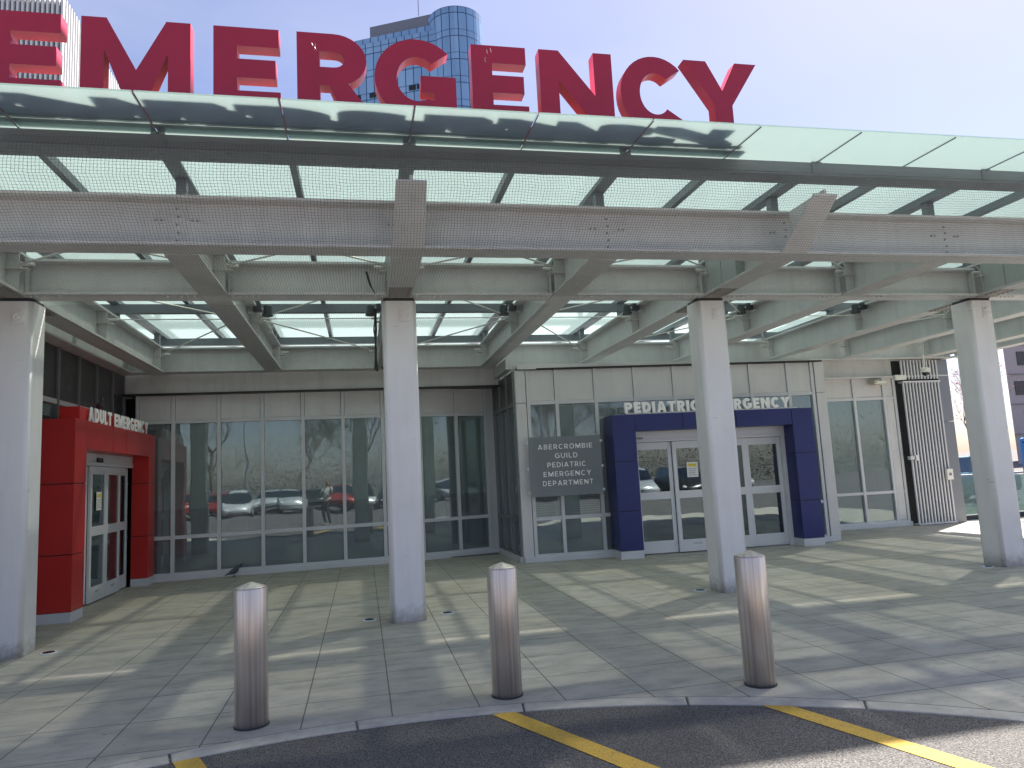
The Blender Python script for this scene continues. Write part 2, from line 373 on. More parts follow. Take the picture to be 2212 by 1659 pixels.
# ------------------------------------------------------------------ lettering
def arc(cx, cy, rx, ry, a0, a1, n=14):
    return [(cx+rx*math.cos(R(a0+(a1-a0)*k/n)), cy+ry*math.sin(R(a0+(a1-a0)*k/n))) for k in range(n+1)]
def glyph(ch, w, t, h=None):
    """contours in a cell w wide and 1 high; t = stem, h = bar thickness"""
    h = t*.88 if h is None else h
    if ch == 'E': return [[(0, 0), (w, 0), (w, h), (t, h), (t, .5-h/2), (w*.93, .5-h/2), (w*.93, .5+h/2), (t, .5+h/2), (t, 1-h), (w*.98, 1-h), (w*.98, 1), (0, 1)]]
    if ch == 'I': return [[(0, 0), (t, 0), (t, 1), (0, 1)]]
    if ch == 'L': return [[(0, 0), (w, 0), (w, h), (t, h), (t, 1), (0, 1)]]
    if ch == 'T': return [[(w/2-t/2, 0), (w/2+t/2, 0), (w/2+t/2, 1-h), (w, 1-h), (w, 1), (0, 1), (0, 1-h), (w/2-t/2, 1-h)]]
    if ch == 'M': 
        k = t*1.0
        return [[(0, 0), (t*.92, 0), (t*.92, .62), (w/2-k*.42, .03), (w/2+k*.42, .03), (w-t*.92, .62), (w-t*.92, 0), (w, 0), (w, 1), (w-t*1.0, 1), (w/2, .40), (t*1.0, 1), (0, 1)]]
    if ch == 'N': return [[(0, 0), (t*.95, 0), (t*.95, .60), (w-t*.98, 0), (w, 0), (w, 1), (w-t*.95, 1), (w-t*.95, .42), (t*1.0, 1), (0, 1)]]
    if ch == 'Y': 
        k = t*1.22
        return [[(w/2-t/2, 0), (w/2+t/2, 0), (w/2+t/2, .40), (w, 1), (w-k, 1), (w/2, .60), (k, 1), (0, 1), (w/2-t/2, .40)]]
    if ch == 'A':
        k = t*1.12; f = lambda z: (w/2-k/2)*z
        return [[(0, 0), (k, 0), (k+f(.20)*.9, .20), (w-k-f(.20)*.9, .20), (w-k, 0), (w, 0), (w/2+k/2, 1), (w/2-k/2, 1)],
                [(k*.95+f(.40)*.98, .20+h*.95), (w-k*.95-f(.40)*.98, .20+h*.95), (w/2, .80)]]
    if ch == 'U':
        return [[(0, 1), (0, .40)]+arc(w/2, .40, w/2, .41, 180, 360)[1:-1]+[(w, .40), (w, 1), (w-t, 1), (w-t, .40)]+arc(w/2, .40, w/2-t, .41-h, 360, 180)[1:-1]+[(t, .40), (t, 1)]]
    if ch == 'D':
        return [[(0, 0), (w*.45, 0)]+arc(w*.45, .5, w*.55, .5, -90, 90)[1:]+[(0, 1)],
                [(t, h), (w*.45, h)]+arc(w*.45, .5, w*.55-t, .5-h, -90, 90)[1:]+[(t, 1-h)]]
    if ch == 'O': return [arc(w/2, .5, w/2, .51, 0, 360, 32)[:-1], arc(w/2, .5, w/2-t, .51-h, 0, 360, 32)[:-1]]
    if ch == 'C':
        return [arc(w*.52, .5, w*.52, .51, 42, 318, 30)+[(w*.52+(w*.52-t)*math.cos(R(-48)), .5+(.51-h*1.05)*math.sin(R(-48)))]+arc(w*.52, .5, w*.52-t, .51-h, 314, 46, 26)[1:]]
    if ch == 'G':
        return [arc(w*.52, .5, w*.52, .51, 42, 296, 30)+[(w, .13), (w, .545), (w*.56, .545), (w*.56, .545-h*.92), (w-t*1.02, .545-h*.92), (w-t*1.02, .235)]+arc(w*.52, .5, w*.52-t, .51-h, 300, 46, 26)]
    if ch in 'RP':
        cy = .675 if ch == 'R' else .66; ry = 1-cy; x = w*.50
        out = [(0, 0), (t, 0), (t, cy-ry)]
        if ch == 'R': out += [(x*.88, cy-ry), (w-t*1.25, 0), (w+.03, 0), (x+.10+t*.25, cy-ry+.035)] + arc(x, cy, w*.96-x, ry, -60, 90)
        else: out += [(x, cy-ry)]+arc(x, cy, w-x, ry, -90, 90)[1:]
        out += [(0, 1)]
        b = cy-ry+h; r2 = (1-h-b)/2
        hole = [(t, b), (x, b)]+arc(x, b+r2, (w*.96-t) - x, r2, -90, 90, 10)[1:]+[(t, 1-h)]
        return [out, hole]
    if ch == 'B':
        x = w*.5
        out = [(0, 0), (x, 0)]+arc(x, .28, w-x, .28, -90, 78)[1:]+arc(x, .76, w*.94-x, .24, -70, 90)+[(0, 1)]
        return [out, [(t, h), (x, h)]+arc(x, (h+.52-h*.4)/2, w-t-x, (.52-h*.4-h)/2, -90, 90, 8)[1:]+[(t, .52-h*.4)],
                [(t, .52+h*.6), (x, .52+h*.6)]+arc(x, (.52+h*.6+1-h)/2, w*.94-t-x, (1-h-.52-h*.6)/2, -90, 90, 8)[1:]+[(t, 1-h)]]
WID = dict(E=.70, M=1.08, R=.80, G=.93, N=.92, C=.90, Y=.96, A=.98, D=.85, U=.84, L=.62, T=.80, P=.78, I=None, B=.78, O=1.0)
def glyph_obj(name, ch, w, t, size, depth, T, mat, parent, bev=0., h=None):
    """glyph in local x (right), z (up), extruded along local y by depth (back)"""
    cu = bpy.data.curves.new(name, 'CURVE'); cu.dimensions = '2D'; cu.fill_mode = 'BOTH'
    cu.extrude = depth/2/size; cu.bevel_depth = bev
    for ct in glyph(ch, w, t, h):
        sp = cu.splines.new('POLY'); sp.points.add(len(ct)-1); sp.use_cyclic_u = True
        for q, (x, y) in zip(sp.points, ct): q.co = (x, y, 0, 1)
    tmp = bpy.data.objects.new('tmp', cu); C.objects.link(tmp)
    bpy.context.view_layer.update()
    me = bpy.data.meshes.new_from_object(tmp.evaluated_get(bpy.context.evaluated_depsgraph_get()))
    bpy.data.objects.remove(tmp); bpy.data.curves.remove(cu)
    A = Matrix(((size, 0, 0, 0), (0, 0, -size, depth/2), (0, size, 0, 0), (0, 0, 0, 1)))
    off = wloc(parent) if parent is not None else Vector((0, 0, 0))
    me.transform(Matrix.Translation(-off) @ T @ A)
    me.name = name; me.materials.clear(); me.materials.append(MAT[mat])
    return me
def text(s, x0, x1, size, depth, T, mat, parent, t=.26, name='letter', single=False, track=.16, space=.34, h=None):
    ws = []; tot = 0
    for ch in s:
        if ch == ' ': ws.append(space)
        else: ws.append(t if ch == 'I' else WID[ch])
    tot = sum(ws)+track*(len(s)-1)
    k = (x1-x0)/(tot*size)               # horizontal squeeze
    x = x0; ms = []
    for ch, w_ in zip(s, ws):
        if ch != ' ':
            tt = Matrix.Translation((0, 0, 0))
            me = glyph_obj(name, ch, w_, t, size, depth, T @ Matrix.Translation((x, 0, 0)) @ Matrix.Diagonal((k, 1, 1, 1)), mat, parent, 0, h)
            if single: ms.append(me)
            else:
                o = bpy.data.objects.new(name, me); C.objects.link(o); o.parent = parent
        x += (w_+track)*size*k
    if single:
        bm = bmesh.new()
        for me in ms: bm.from_mesh(me)
        me = bpy.data.meshes.new(name); bm.to_mesh(me); bm.free(); me.materials.append(MAT[mat])
        for q in ms: bpy.data.meshes.remove(q)
        o = bpy.data.objects.new(name, me); C.objects.link(o); o.parent = parent
        return o

# ------------------------------------------------------------------ ground
KC, KR = (.30, -.22), 5.32
def kerb_pt(a, r): return (KC[0]+r*math.cos(R(a)), KC[1]+r*math.sin(R(a)))
b = MB(); b._add([(-900, -900, -.008), (900, -900, -.008), (900, 1500, -.008), (-900, 1500, -.008)], [(0, 1, 2, 3)])
tag(b.build('road', 'asphalt'), kind='structure')
A0, A1 = 22, 158
inner = [kerb_pt(a, KR+.17) for a in range(A0, A1+1, 2)]
ring = [(14.6, inner[0][1])]+inner+[(-16, inner[-1][1]), (-16, 40), (14.6, 40)]
b = MB(); b.prism(ring, -.3, 0.0); tag(b.build('pavement', 'paver'), kind='structure')
# kerb stones: arc segments with open joints
b = MB(); step = 12
a = A0
while a < A1:
    a2 = min(a+step, A1); seg = [a+.06+(a2-a-.12)*k/6 for k in range(7)]
    p = [kerb_pt(q, KR) for q in seg]+[kerb_pt(q, KR+.164) for q in reversed(seg)]
    b.prism(p, -.3, .002); a = a2
for x0, x1, q in ((14.6, inner[0][0]+.0, A0), (inner[-1][0], -16, A1)):
    y = kerb_pt(q, KR)[1]
    b.box(x0, x1, y-.14, y+.055, -.3, .002)
tag(b.build('kerb', 'kerb_face', bevel=.012), kind='structure')
# yellow bay lines on the asphalt
b = MB()
def stripe(p0, p1, wd):
    d = (Vector(p1)-Vector(p0)).normalized(); n = Vector((-d.y, d.x))*wd/2
    p0, p1 = Vector(p0), Vector(p1)
    return [(*(p0-n), -.004), (*(p1-n), -.004), (*(p1+n), -.004), (*(p0+n), -.004)]
for p0, p1 in (((.885, 5.085), (2.08, 2.52)), ((2.63, 4.60), (3.28, 2.54)), ((-1.10, 4.95), (-.10, 2.6))):
    b._add(stripe(p0, p1, .145), [(0, 1, 2, 3)])
tag(b.build('road_markings', 'yellow_paint'), kind='structure')

# grit and small debris swept against the kerb and over the slabs
rnd = random.Random(21); b = MB()
for k in range(1500):
    a = rnd.uniform(40, 150); rr = KR-.02-abs(rnd.gauss(0, .10)) if k < 900 else KR+.2+rnd.random()*5
    x, y = kerb_pt(a, rr); z = -.008 if rr < KR else 0
    q = rnd.uniform(.0015, .004) if k < 900 else rnd.uniform(.0015, .0035)
    b._add([(x-q, y-q, z), (x+q, y-q*.6, z), (x+q*.4, y+q, z), (x, y, z+q*1.3)], [(0, 1, 3), (1, 2, 3), (2, 0, 3)])
tag(b.build('grit', 'asphalt'), 'small stones and grit scattered along the kerb', 'grit', kind='stuff')
# ------------------------------------------------------------------ bollards
def bollard(x, y, first=None, label=''):
    if first is None:
        t = thing('bollard', label, 'bollard', (x, y, 0), 'steel bollards along the kerb')
        MB().lathe((x, y, 0), [(.111, .012), (.111, .905), (.106, .915)], 40).build('post', 'brushed', t, smooth=False)
        b_ = MB().lathe((x, y, 0), [(.109, .9155), (.095, .921), (.05, .938), (.012, .952), (.004, .953)], 40); b_.build('cap', 'brushed', t, smooth=True)
        MB().lathe((x, y, 0), [(.116, .0), (.116, .012), (.112, .0125)], 40).build('base_ring', 'charcoal', t)
        return t
    t = first.copy(); C.objects.link(t); t.location = (x, y, 0); t['label'] = label
    for ch in list(first.children):
        c = ch.copy(); C.objects.link(c); c.parent = t
    return t
bl = bollard(-.78, 5.42, None, 'brushed steel bollard nearest the red portal, leftmost of the three')
bollard(1.0, 5.43, bl, 'brushed steel bollard standing between the other two, in front of the middle bay')
bollard(2.79, 5.0, bl, 'brushed steel bollard in front of the right white column, rightmost of the three')
for o in bpy.data.objects:
    if o.name.startswith('post'):
        for f in o.data.polygons:
            if abs(f.normal.z) < .5: f.use_smooth = True

# ------------------------------------------------------------------ in-ground uplights
UP = [(.04, 8.86, 'just left of the second white column'), (.95, 8.85, 'just right of the second white column'), (4.2, 8.83, 'left of the third white column'),
      (8.40, 8.66, 'left of the rightmost white column'), (-3.25, 8.64, 'beside the leftmost white column')]
for x, y, s_ in UP:
    t = thing('ground_light', 'round light set flush in the paving '+s_, 'light', (x, y, 0), 'lights set in the paving by the columns')
    MB().lathe((x, y, 0), [(.085, -.02), (.085, .006), (.080, .009)], 28).build('ring', 'alu', t)
    MB().lathe((x, y, 0), [(.058, .009), (.056, .013), (.02, .015)], 24).build('lens', 'car_glass', t)

# ------------------------------------------------------------------ canopy
XS = [-5.70, -3.65, -1.59, .48, 2.51, 4.54, 6.56, 8.73, 10.6, 12.65]
XL, XR = -7.0, 13.6
ZB, ZT = 3.77, 4.23
can = thing('entrance_canopy', 'steel and frosted glass canopy on white columns over the hospital entrances', 'canopy', (0, 8.68, 0))
def roundrect(cx, cy, hw, hd, r, n=4):
    p = []
    for sx, sy, a in ((1, 1, 0), (-1, 1, 90), (-1, -1, 180), (1, -1, 270)):
        p += [(cx+sx*(hw-r)+r*math.cos(R(a+90*k/n)), cy+sy*(hd-r)+r*math.sin(R(a+90*k/n))) for k in range(n+1)]
    return p
COLS = [(-3.65, 'leftmost white column, cut by the photo edge'), (.48, 'white column left of the photo centre'), (4.54, 'white column in front of the blue portal'), (8.73, 'rightmost white column')]
for x, lab in COLS:
    c = MB().prism(roundrect(x, 8.69, .2, .18, .055), 0, 3.73).build('column', 'column_paint', can, bevel=0); c['label'] = lab
    for f in c.data.polygons: f.use_smooth = abs(f.normal.z) < .5
    bpy.context.view_layer.objects.active = c
    wn = c.modifiers.new('wn', 'WEIGHTED_NORMAL')
    MB().prism(roundrect(x, 8.69, .185, .165, .04), 3.731, 3.768).build('joint', 'charcoal', c)
    q = MB(); q.box(x-.0, x+.13, 8.497, 8.512, 3.48, 3.63)
    e = q.build('sounder_plate', 'column_paint', c, bevel=.004)
    q = MB(Matrix.Translation((x+.065, 8.497, 3.55)) @ Matrix.Rotation(R(90), 4, 'X'))
    q.lathe((0, 0, 0), [(.055, 0), (.055, .012), (.045, .016), (.038, .008), (.026, .008), (.02, .02), (.006, .022)], 24)
    q.box(-.03, .03, .05, .065, 0, .02)
    q.build('sounder_horn', 'column_paint', c)
def ibeam(b, p0, p1, wd, z0, z1, tf=.03, tw=.035, dz=0.):
    """I section along the horizontal line p0-p1"""
    p0, p1 = Vector(p0), Vector(p1); d = (p1-p0).normalized(); n = Vector((-d.y, d.x))
    def bx(h, a, c_):
        q = [p0-n*h, p1-n*h, p1+n*h, p0+n*h]
        b.hexa([(v.x, v.y, a) for v in q]+[(v.x, v.y, c_) for v in q])
    bx(wd/2, z0, z0+tf); bx(tw/2, z0+tf, z1-tf); bx(wd/2, z1-tf, z1)
YA, YB, YC = 6.78, 8.54, 14.15
b = MB(); ibeam(b, (XL, YA), (XR, YA), .28, ZB+.005, ZT+.01)
b.build('front_beam', 'steel', can, bevel=.004)
b = MB(); ibeam(b, (-4.3, YC), (XR, YC+.15), .3, ZB+.005, ZT); b.build('rear_beam', 'steel', can, bevel=.004)
for i, x in enumerate(XS):                      # radial beams, with end plates and bolts
    b = MB(); y1 = 14.3 if x > -3 else 14.3
    ibeam(b, (x, YA+.145), (x, YC-.155), .3, ZB, ZT)
    if x == -3.65: ibeam(b, (x, YC+.155), (x, 14.36), .3, ZB, ZT)
    b.box(x-.10, x+.10, YA+.02, YA+.032, ZB+.045, ZT-.03)
    for s in (-1, 1):                           # stiffeners and rod brackets
        for y in (8.3, 8.8, 11.0, 13.8):
            b.box(x+s*.0178, x+s*.145, y, y+.012, ZB+.031, ZT-.031)
    b.build('radial_beam', 'steel', can, bevel=.003)
for x0, x1 in zip(XS[:-1], XS[1:]):             # beam line over the columns, between radials
    b = MB(); ibeam(b, (x0+.155, YB), (x1-.155, YB), .3, ZB+.004, ZT-.06)
    for s, xx in ((1, x0+.155), (-1, x1-.155)):
        b.box(xx, xx+s*.012, YB-.12, YB-.03, ZB+.04, ZT-.1)
        for k in range(5): b.tube((xx+s*(.05+.07*k), YB-.15+.05, ZB-.016), (xx+s*(.05+.07*k), YB-.15+.05, ZB+.004), .014, n=6)
        for k in range(4): b.tube((xx+s*.02, YB-.05-.0, ZB+.09+.075*k), (xx+s*.035, YB-.05, ZB+.09+.075*k), .013, n=6)
    b.build('column_line_beam', 'steel', can, bevel=.003)
# column head boxes
for x in (-3.65, .48, 4.54, 8.73):
    b = MB(); b.box(x-.143, x-.019, 7.95, 8.29, ZB+.032, ZT-.032); b.box(x-.135, x-.019, 7.60, 7.945, ZB+.032, ZT-.032)
    b.build('cover_box', 'cover_green', can, bevel=.004)
    for s_ in (-1, 1):
        b = MB()
        for k in range(6):
            for q in (-.1, .1):
                b.tube((x+q, 8.705-s_*(.245+.075*k), ZB-.018), (x+q, 8.705-s_*(.245+.075*k), ZB+.002), .015, n=6)
        b.box(x-.13, x+.13, 8.705-s_*.22, 8.705-s_*.66, ZB-.006, ZB-.0005)
        b.build('bolt_group', 'bolt_steel', can)
# bolts on the front beam face
for x in XS:
    b = MB()
    for k in range(5):
        b.tube((x+.012*(k % 2), YA-.032, ZB+.08+.075*k), (x+.012*(k % 2), YA-.018, ZB+.08+.075*k), .011, n=6)
    for s in (-1, 1):
        for k in (0, 1): b.tube((x+s*(.13+.045*k), YA-.030, ZB+.27), (x+s*(.13+.045*k), YA-.018, ZB+.27), .011, n=6)
    b.build('bolt_plate', 'bolt_steel', can)
# tapered outriggers in front of the front beam
for x in (-3.65, .48, 4.54, 8.73):
    b = MB(); ya, yb = 6.03, YA-.143
    za, zb = 4.17, ZB
    hw = .135
    b.hexa([(x-hw, ya, za), (x+hw, ya, za), (x+.15, yb, zb+.0), (x-.15, yb, zb), (x-hw, ya, za+.022), (x+hw, ya, za+.022), (x+.15, yb, zb+.03), (x-.15, yb, zb+.03)])
    b.hexa([(x-.015, ya, za+.022), (x+.015, ya, za+.022), (x+.015, yb, zb+.03), (x-.015, yb, zb+.03), (x-.015, ya, 4.235), (x+.015, ya, 4.235), (x+.015, yb, ZT), (x-.015, yb, ZT)])
    b.build('outrigger', 'steel', can, bevel=.003)
# edge beams: along the left wall, along the right end, wall line beams
b = MB(); ibeam(b, (-4.17, 4.9), (-4.17, 14.3), .28, ZB, ZT); b.build('edge_beam', 'steel', can, bevel=.003)
b = MB(); ibeam(b, (13.46, 6.95), (13.55, 14.1), .28, ZB-.01, ZT); b.box(13.60, 13.63, 6.2, 14.9, ZB+.1, ZT+.35); b.build('edge_beam', 'steel', can, bevel=.003)
b = MB(); b.box(-4.3, 2.80, 14.37, 14.45, 3.43, 3.9); b.build('wall_beam', 'steel', can, bevel=.003)
b = MB(); b.box(9.2, 13.4, 14.37, 14.46, 3.36, 3.9); b.box(9.2, 13.4, 14.22, 14.368, 3.36, 3.39); b.build('wall_beam', 'steel', can, bevel=.003)
# gutter
b = MB(); b.box(XL, XR, 6.12, 6.30, 4.44, 4.552); b.box(XL, XR, 6.118, 6.34, 4.415, 4.437); b.build('gutter', 'greysteel', can, bevel=.004)
for x in XS: MB().box(x-.055, x+.055, 6.112, 6.1195, 4.438, 4.57).build('gutter_strap', 'greysteel', can)
# purlins, rafters and posts
for y, zp in ((8.72, 4.43), (11.78, 4.36), (14.52, 4.36)):
    MB().box(XL, XR, y, y+.11, zp, 4.50).build('purlin', 'greysteel', can)
for k, x in enumerate(XS):
    b = MB(); b.box(x-.07, x+.07, 6.345, 16.4, 4.505, 4.53); b.box(x-.03, x+.03, 6.345, 16.4, 4.531, 4.60)
    for y in (6.9, 8.6, 11.8, 14.1): b.box(x-.045, x+.045, y, y+.09, ZT+.012, 4.504)
    b.build('rafter', 'greysteel', can)
    if k+1 < len(XS):
        xm = (x+XS[k+1])/2
        MB().box(xm-.032, xm+.032, 6.345, 16.4, 4.51, 4.60).build('rafter', 'greysteel', can)
# glass
gx = []
for x0, x1 in zip(XS[:-1], XS[1:]): gx += [x0, (x0+x1)/2]
gx += [XS[-1]]; gx = [XL]+gx+[XR]
for x0, x1 in zip(gx[:-1], gx[1:]):
    b = MB(); b.hexa([(x0+.008, 5.43, 4.538), (x1-.008, 5.43, 4.538), (x1-.008, 6.16, 4.556), (x0+.008, 6.16, 4.556), (x0+.008, 5.43, 4.552), (x1-.008, 5.43, 4.552), (x1-.008, 6.16, 4.57), (x0+.008, 6.16, 4.57)])
    b.build('glass_panel', 'roof_glass', can)
    MB().tube((x0, 5.44, 4.533), (x0, 6.14, 4.548), .006, n=6).build('glazing_bar', 'greysteel', can)
    for y0, y1 in ((6.19, 9.15), (9.165, 11.83), (11.845, 16.4)):
        MB().box(x0+.01, x1-.01, y0, y1, 4.604, 4.616).build('glass_panel', 'roof_glass', can)
# bracing rods
b = MB(); rz = 4.08
for i, x in enumerate(XS[:-1]):
    x1 = XS[i+1]; l, r2 = x+.16, x1-.16
    b.tube((l, 8.30, rz), (r2, 6.95, rz), .011, n=6); b.tube((r2, 8.30, rz+.03), (l, 6.95, rz+.03), .011, n=6)
    b.tube((l, 11.0, rz), (r2, 11.0, rz), .009, n=6)
    nl = (i % 2 == 0)                            # which side holds the node
    node, far = (l, r2) if nl else (r2, l)
    b.tube((node, 10.95, rz), (far, 8.85, rz), .011, n=6); b.tube((node, 11.05, rz), (far, 13.85, rz), .011, n=6)
    for xx, s in ((l, 1), (r2, -1)):
        for y in (8.3, 8.85, 11.0, 13.85):
            b.box(xx-.14*s, xx+.07*s, y-.05, y+.05, rz-.06, rz-.05); b.tube((xx, y, rz-.075), (xx, y, rz+.03), .012, n=6)
            b.tube((xx+.02*s, y, rz), (xx+.13*s, y, rz), .020, n=6)
b.build('bracing_rod', 'rod', can)
# conduit along the radial beams
for x in XS[2:8]:
    b = MB(); b.tube((x+.12, 8.75, ZT+.03), (x+.12, 14.0, ZT+.03), .014, n=6)
    for y in (9.4, 12.4): b.box(x+.10, x+.17, y, y+.05, ZT-.07, ZT+.05)
    b.build('conduit', 'rod', can)

# floodlights clamped to the radial beams
FL = [(-1.59, -1, 'left side of the slanting beam right of the red portal'), (-1.59, 1, 'right side of the slanting beam right of the red portal'), (.48, -1, 'left of the white column left of the photo centre'),
      (.48, 1, 'right of the white column left of the photo centre, mostly hidden by it'), (2.51, -1, 'beam midway between the two central columns'), (4.54, -1, 'just left of the white column before the blue portal'),
      (6.56, -1, 'just right of the white column before the blue portal'), (8.73, -1, 'just left of the rightmost column')]
fl0 = None
for x, s, lab in FL:
    lab = 'dark floodlight '+lab if 'beam' not in lab else 'dark floodlight on the '+lab
    if fl0 is None:
        t = thing('floodlight', lab, 'floodlight', (0, 0, 0), 'floodlights clamped under the canopy')
        MB().lathe((.27, 0, -.10), [(.078, -.075), (.078, -.05), (.062, -.045), (.058, .07), (.045, .085)], 20).build('lamp_housing', 'charcoal', t)
        b = MB(); b.box(.07, .185, -.05, .05, -.11, 0); b.build('gear_box', 'charcoal', t, bevel=.006)
        b = MB(); b.box(.0, .07, -.035, .035, -.135, -.115); b.box(.185, .215, -.015, .015, -.08, -.05); b.box(.0, .012, -.05, .05, -.13, .0); b.build('bracket', 'alu', t)
        fl0 = t
    else:
        t = fl0.copy(); C.objects.link(t); t['label'] = lab
        for ch in fl0.children:
            c = ch.copy(); C.objects.link(c); c.parent = t
    t.location = (x+s*.03, 10.75, 4.24); t.rotation_euler = (0, 0, 0 if s > 0 else math.pi)

# bird netting
def sheet(name, rows, x0, x1, nx, amp, label, seed, cut=None):
    random.seed(seed)
    ph = [random.uniform(0, 6.28) for _ in range(8)]
    bm = bmesh.new(); uvl = bm.loops.layers.uv.new('UVMap'); G = []; arcs = [0]
    dense = []
    for (ya, za), (yb, zb) in zip(rows[:-1], rows[1:]):
        n = max(2, int(math.hypot(yb-ya, zb-za)/.12))
        dense += [(ya+(yb-ya)*k/n, za+(zb-za)*k/n) for k in range(n)]
    dense.append(rows[-1])
    for p, q in zip(dense[:-1], dense[1:]): arcs.append(arcs[-1]+math.hypot(q[0]-p[0], q[1]-p[1]))
    for i in range(nx+1):
        x = x0+(x1-x0)*i/nx; col = []
        for j, (y, z) in enumerate(dense):
            e = math.sin(math.pi*j/(len(dense)-1))
            dy = amp*(math.sin(x*2.3+ph[0])+.6*math.sin(x*5.1+ph[1]+j)+.3*math.sin(x*11+ph[2]))*(.25+e)
            dz = .35*amp*(math.sin(x*3.7+ph[3]))+amp*.5*math.sin(x*13+ph[4])*(1 if j == 0 else 0)
            col.append(bm.verts.new((x, y+dy-(amp*2.2), z+dz)))
        G.append(col)
    for i in range(nx):
        for j in range(len(dense)-1):
            if cut and cut(x0+(x1-x0)*(i+.5)/nx, dense[j][0], dense[j][1]): continue
            f = bm.faces.new((G[i][j], G[i+1][j], G[i+1][j+1], G[i][j+1]))
            for l, (a_, c_) in zip(f.loops, ((i, j), (i+1, j), (i+1, j+1), (i, j+1))): l[uvl].uv = ((x1-x0)*a_/nx, arcs[c_])
            f.smooth = True
    me = bpy.data.meshes.new(name); bm.to_mesh(me); bm.free(); me.materials.append(MAT['net_cord'])
    o = bpy.data.objects.new(name, me); C.objects.link(o); return tag(o, label, 'netting')
sheet('bird_net', [(6.09, 4.47), (6.05, 4.40), (6.02, 4.14), (6.30, 3.93), (6.60, 3.73), (7.4, 3.72), (8.36, 3.74)], -7, 13.3, 340, .012, 'fine black bird net stretched over the front beams of the canopy', 3)
sheet('bird_net', [(8.75, 3.74), (10.5, 3.71), (12.3, 3.70), (13.95, 3.73)], -3.45, 2.4, 90, .012, 'fine black bird net slung beneath the rear bays left of the centre', 5)
# bundle of spare net hanging beside the second column
b = MB(); random.seed(2)
for k in range(5):
    p = [Vector((.20+random.uniform(-.02, .02), 8.98+random.uniform(-.02, .04), 3.75-.26*j+random.uniform(-.02, .02))) for j in range(4)]
    for q0, q1 in zip(p[:-1], p[1:]): b.tube(q0, q1, .009, .008, 5)
tag(b.build('net_bundle', 'charcoal'), 'thin gathered rope of netting hanging behind the column left of the centre', 'netting')
b = MB()
for k in range(9):
    p = [Vector((.62+random.uniform(-.22, .05)*(1-.2*j), 13.7+random.uniform(-.1, .1), 3.74-.11*j)) for j in range(4)]
    for q0, q1 in zip(p[:-1], p[1:]): b.tube(q0, q1, .012, .010, 5)
b2 = b.build('net_bundle', 'charcoal'); tag(b2, 'dark clump of gathered netting high on the rear beam beside the middle column', 'netting')
b = MB(); b.tube((.10, 8.15, 3.98), (.14, 8.14, 3.82), .014, n=6); b.tube((.14, 8.14, 3.82), (.19, 8.13, 3.72), .011, .006, 6)
tag(b.build('cable_end', 'black'), 'short black strap dangling by the head of the column left of the centre', 'strap')

# ------------------------------------------------------------------ rooftop lettering
sg = thing('emergency_sign', 'giant red EMERGENCY letters standing on the canopy front edge', 'sign', (.6, 5.72, 4.585))
LET = [('E', -2.70, -2.17), ('M', -2.04, -1.25), ('E', -1.08, -.57), ('R', -.44, .14), ('G', .18, .86), ('E', 1.00, 1.49), ('N', 1.60, 2.27), ('C', 2.34, 2.98), ('Y', 2.97, 3.70)]
HS = .72
for ch, x0, x1 in LET:
    wn_ = (x1-x0)*1.026/HS
    T = Matrix.Translation((x0*1.026, 5.85, 4.665))
    me = glyph_obj('letter', ch, wn_, .255 if ch not in 'CG' else .26, HS, .125, T, 'letter_red', sg, 0, .228)
    o = bpy.data.objects.new('letter', me); C.objects.link(o); o.parent = sg
    me.materials[0] = MAT['letter_red']
random.seed(11)
for X0, Z0 in ((-.30, 5.22), (1.16, 5.27)):
    b = MB()
    for k in range(4):
        p = Vector((X0+random.uniform(-.03, .03), 5.784, Z0+random.uniform(-.07, .05))); q = p+Vector((random.uniform(-.012, .02), 0, -random.uniform(.02, .05))); b.tube(p, q, .0018, .001, 4)
    b.build('scratch', 'fascia', sg)
b = MB(); b.box(-2.8, 3.62, 5.88, 5.95, 4.63, 4.655)
b.box(-2.8, 3.70, 5.985, 6.12, 4.60, 4.67)  # unseen rear channel, added to widen the letters' shadow on the front glass
for k in range(14): b.box(-2.7+.47*k, -2.66+.47*k, 5.90, 5.94, 4.585, 4.63)
b.build('mounting_rail', 'letter_red', sg)

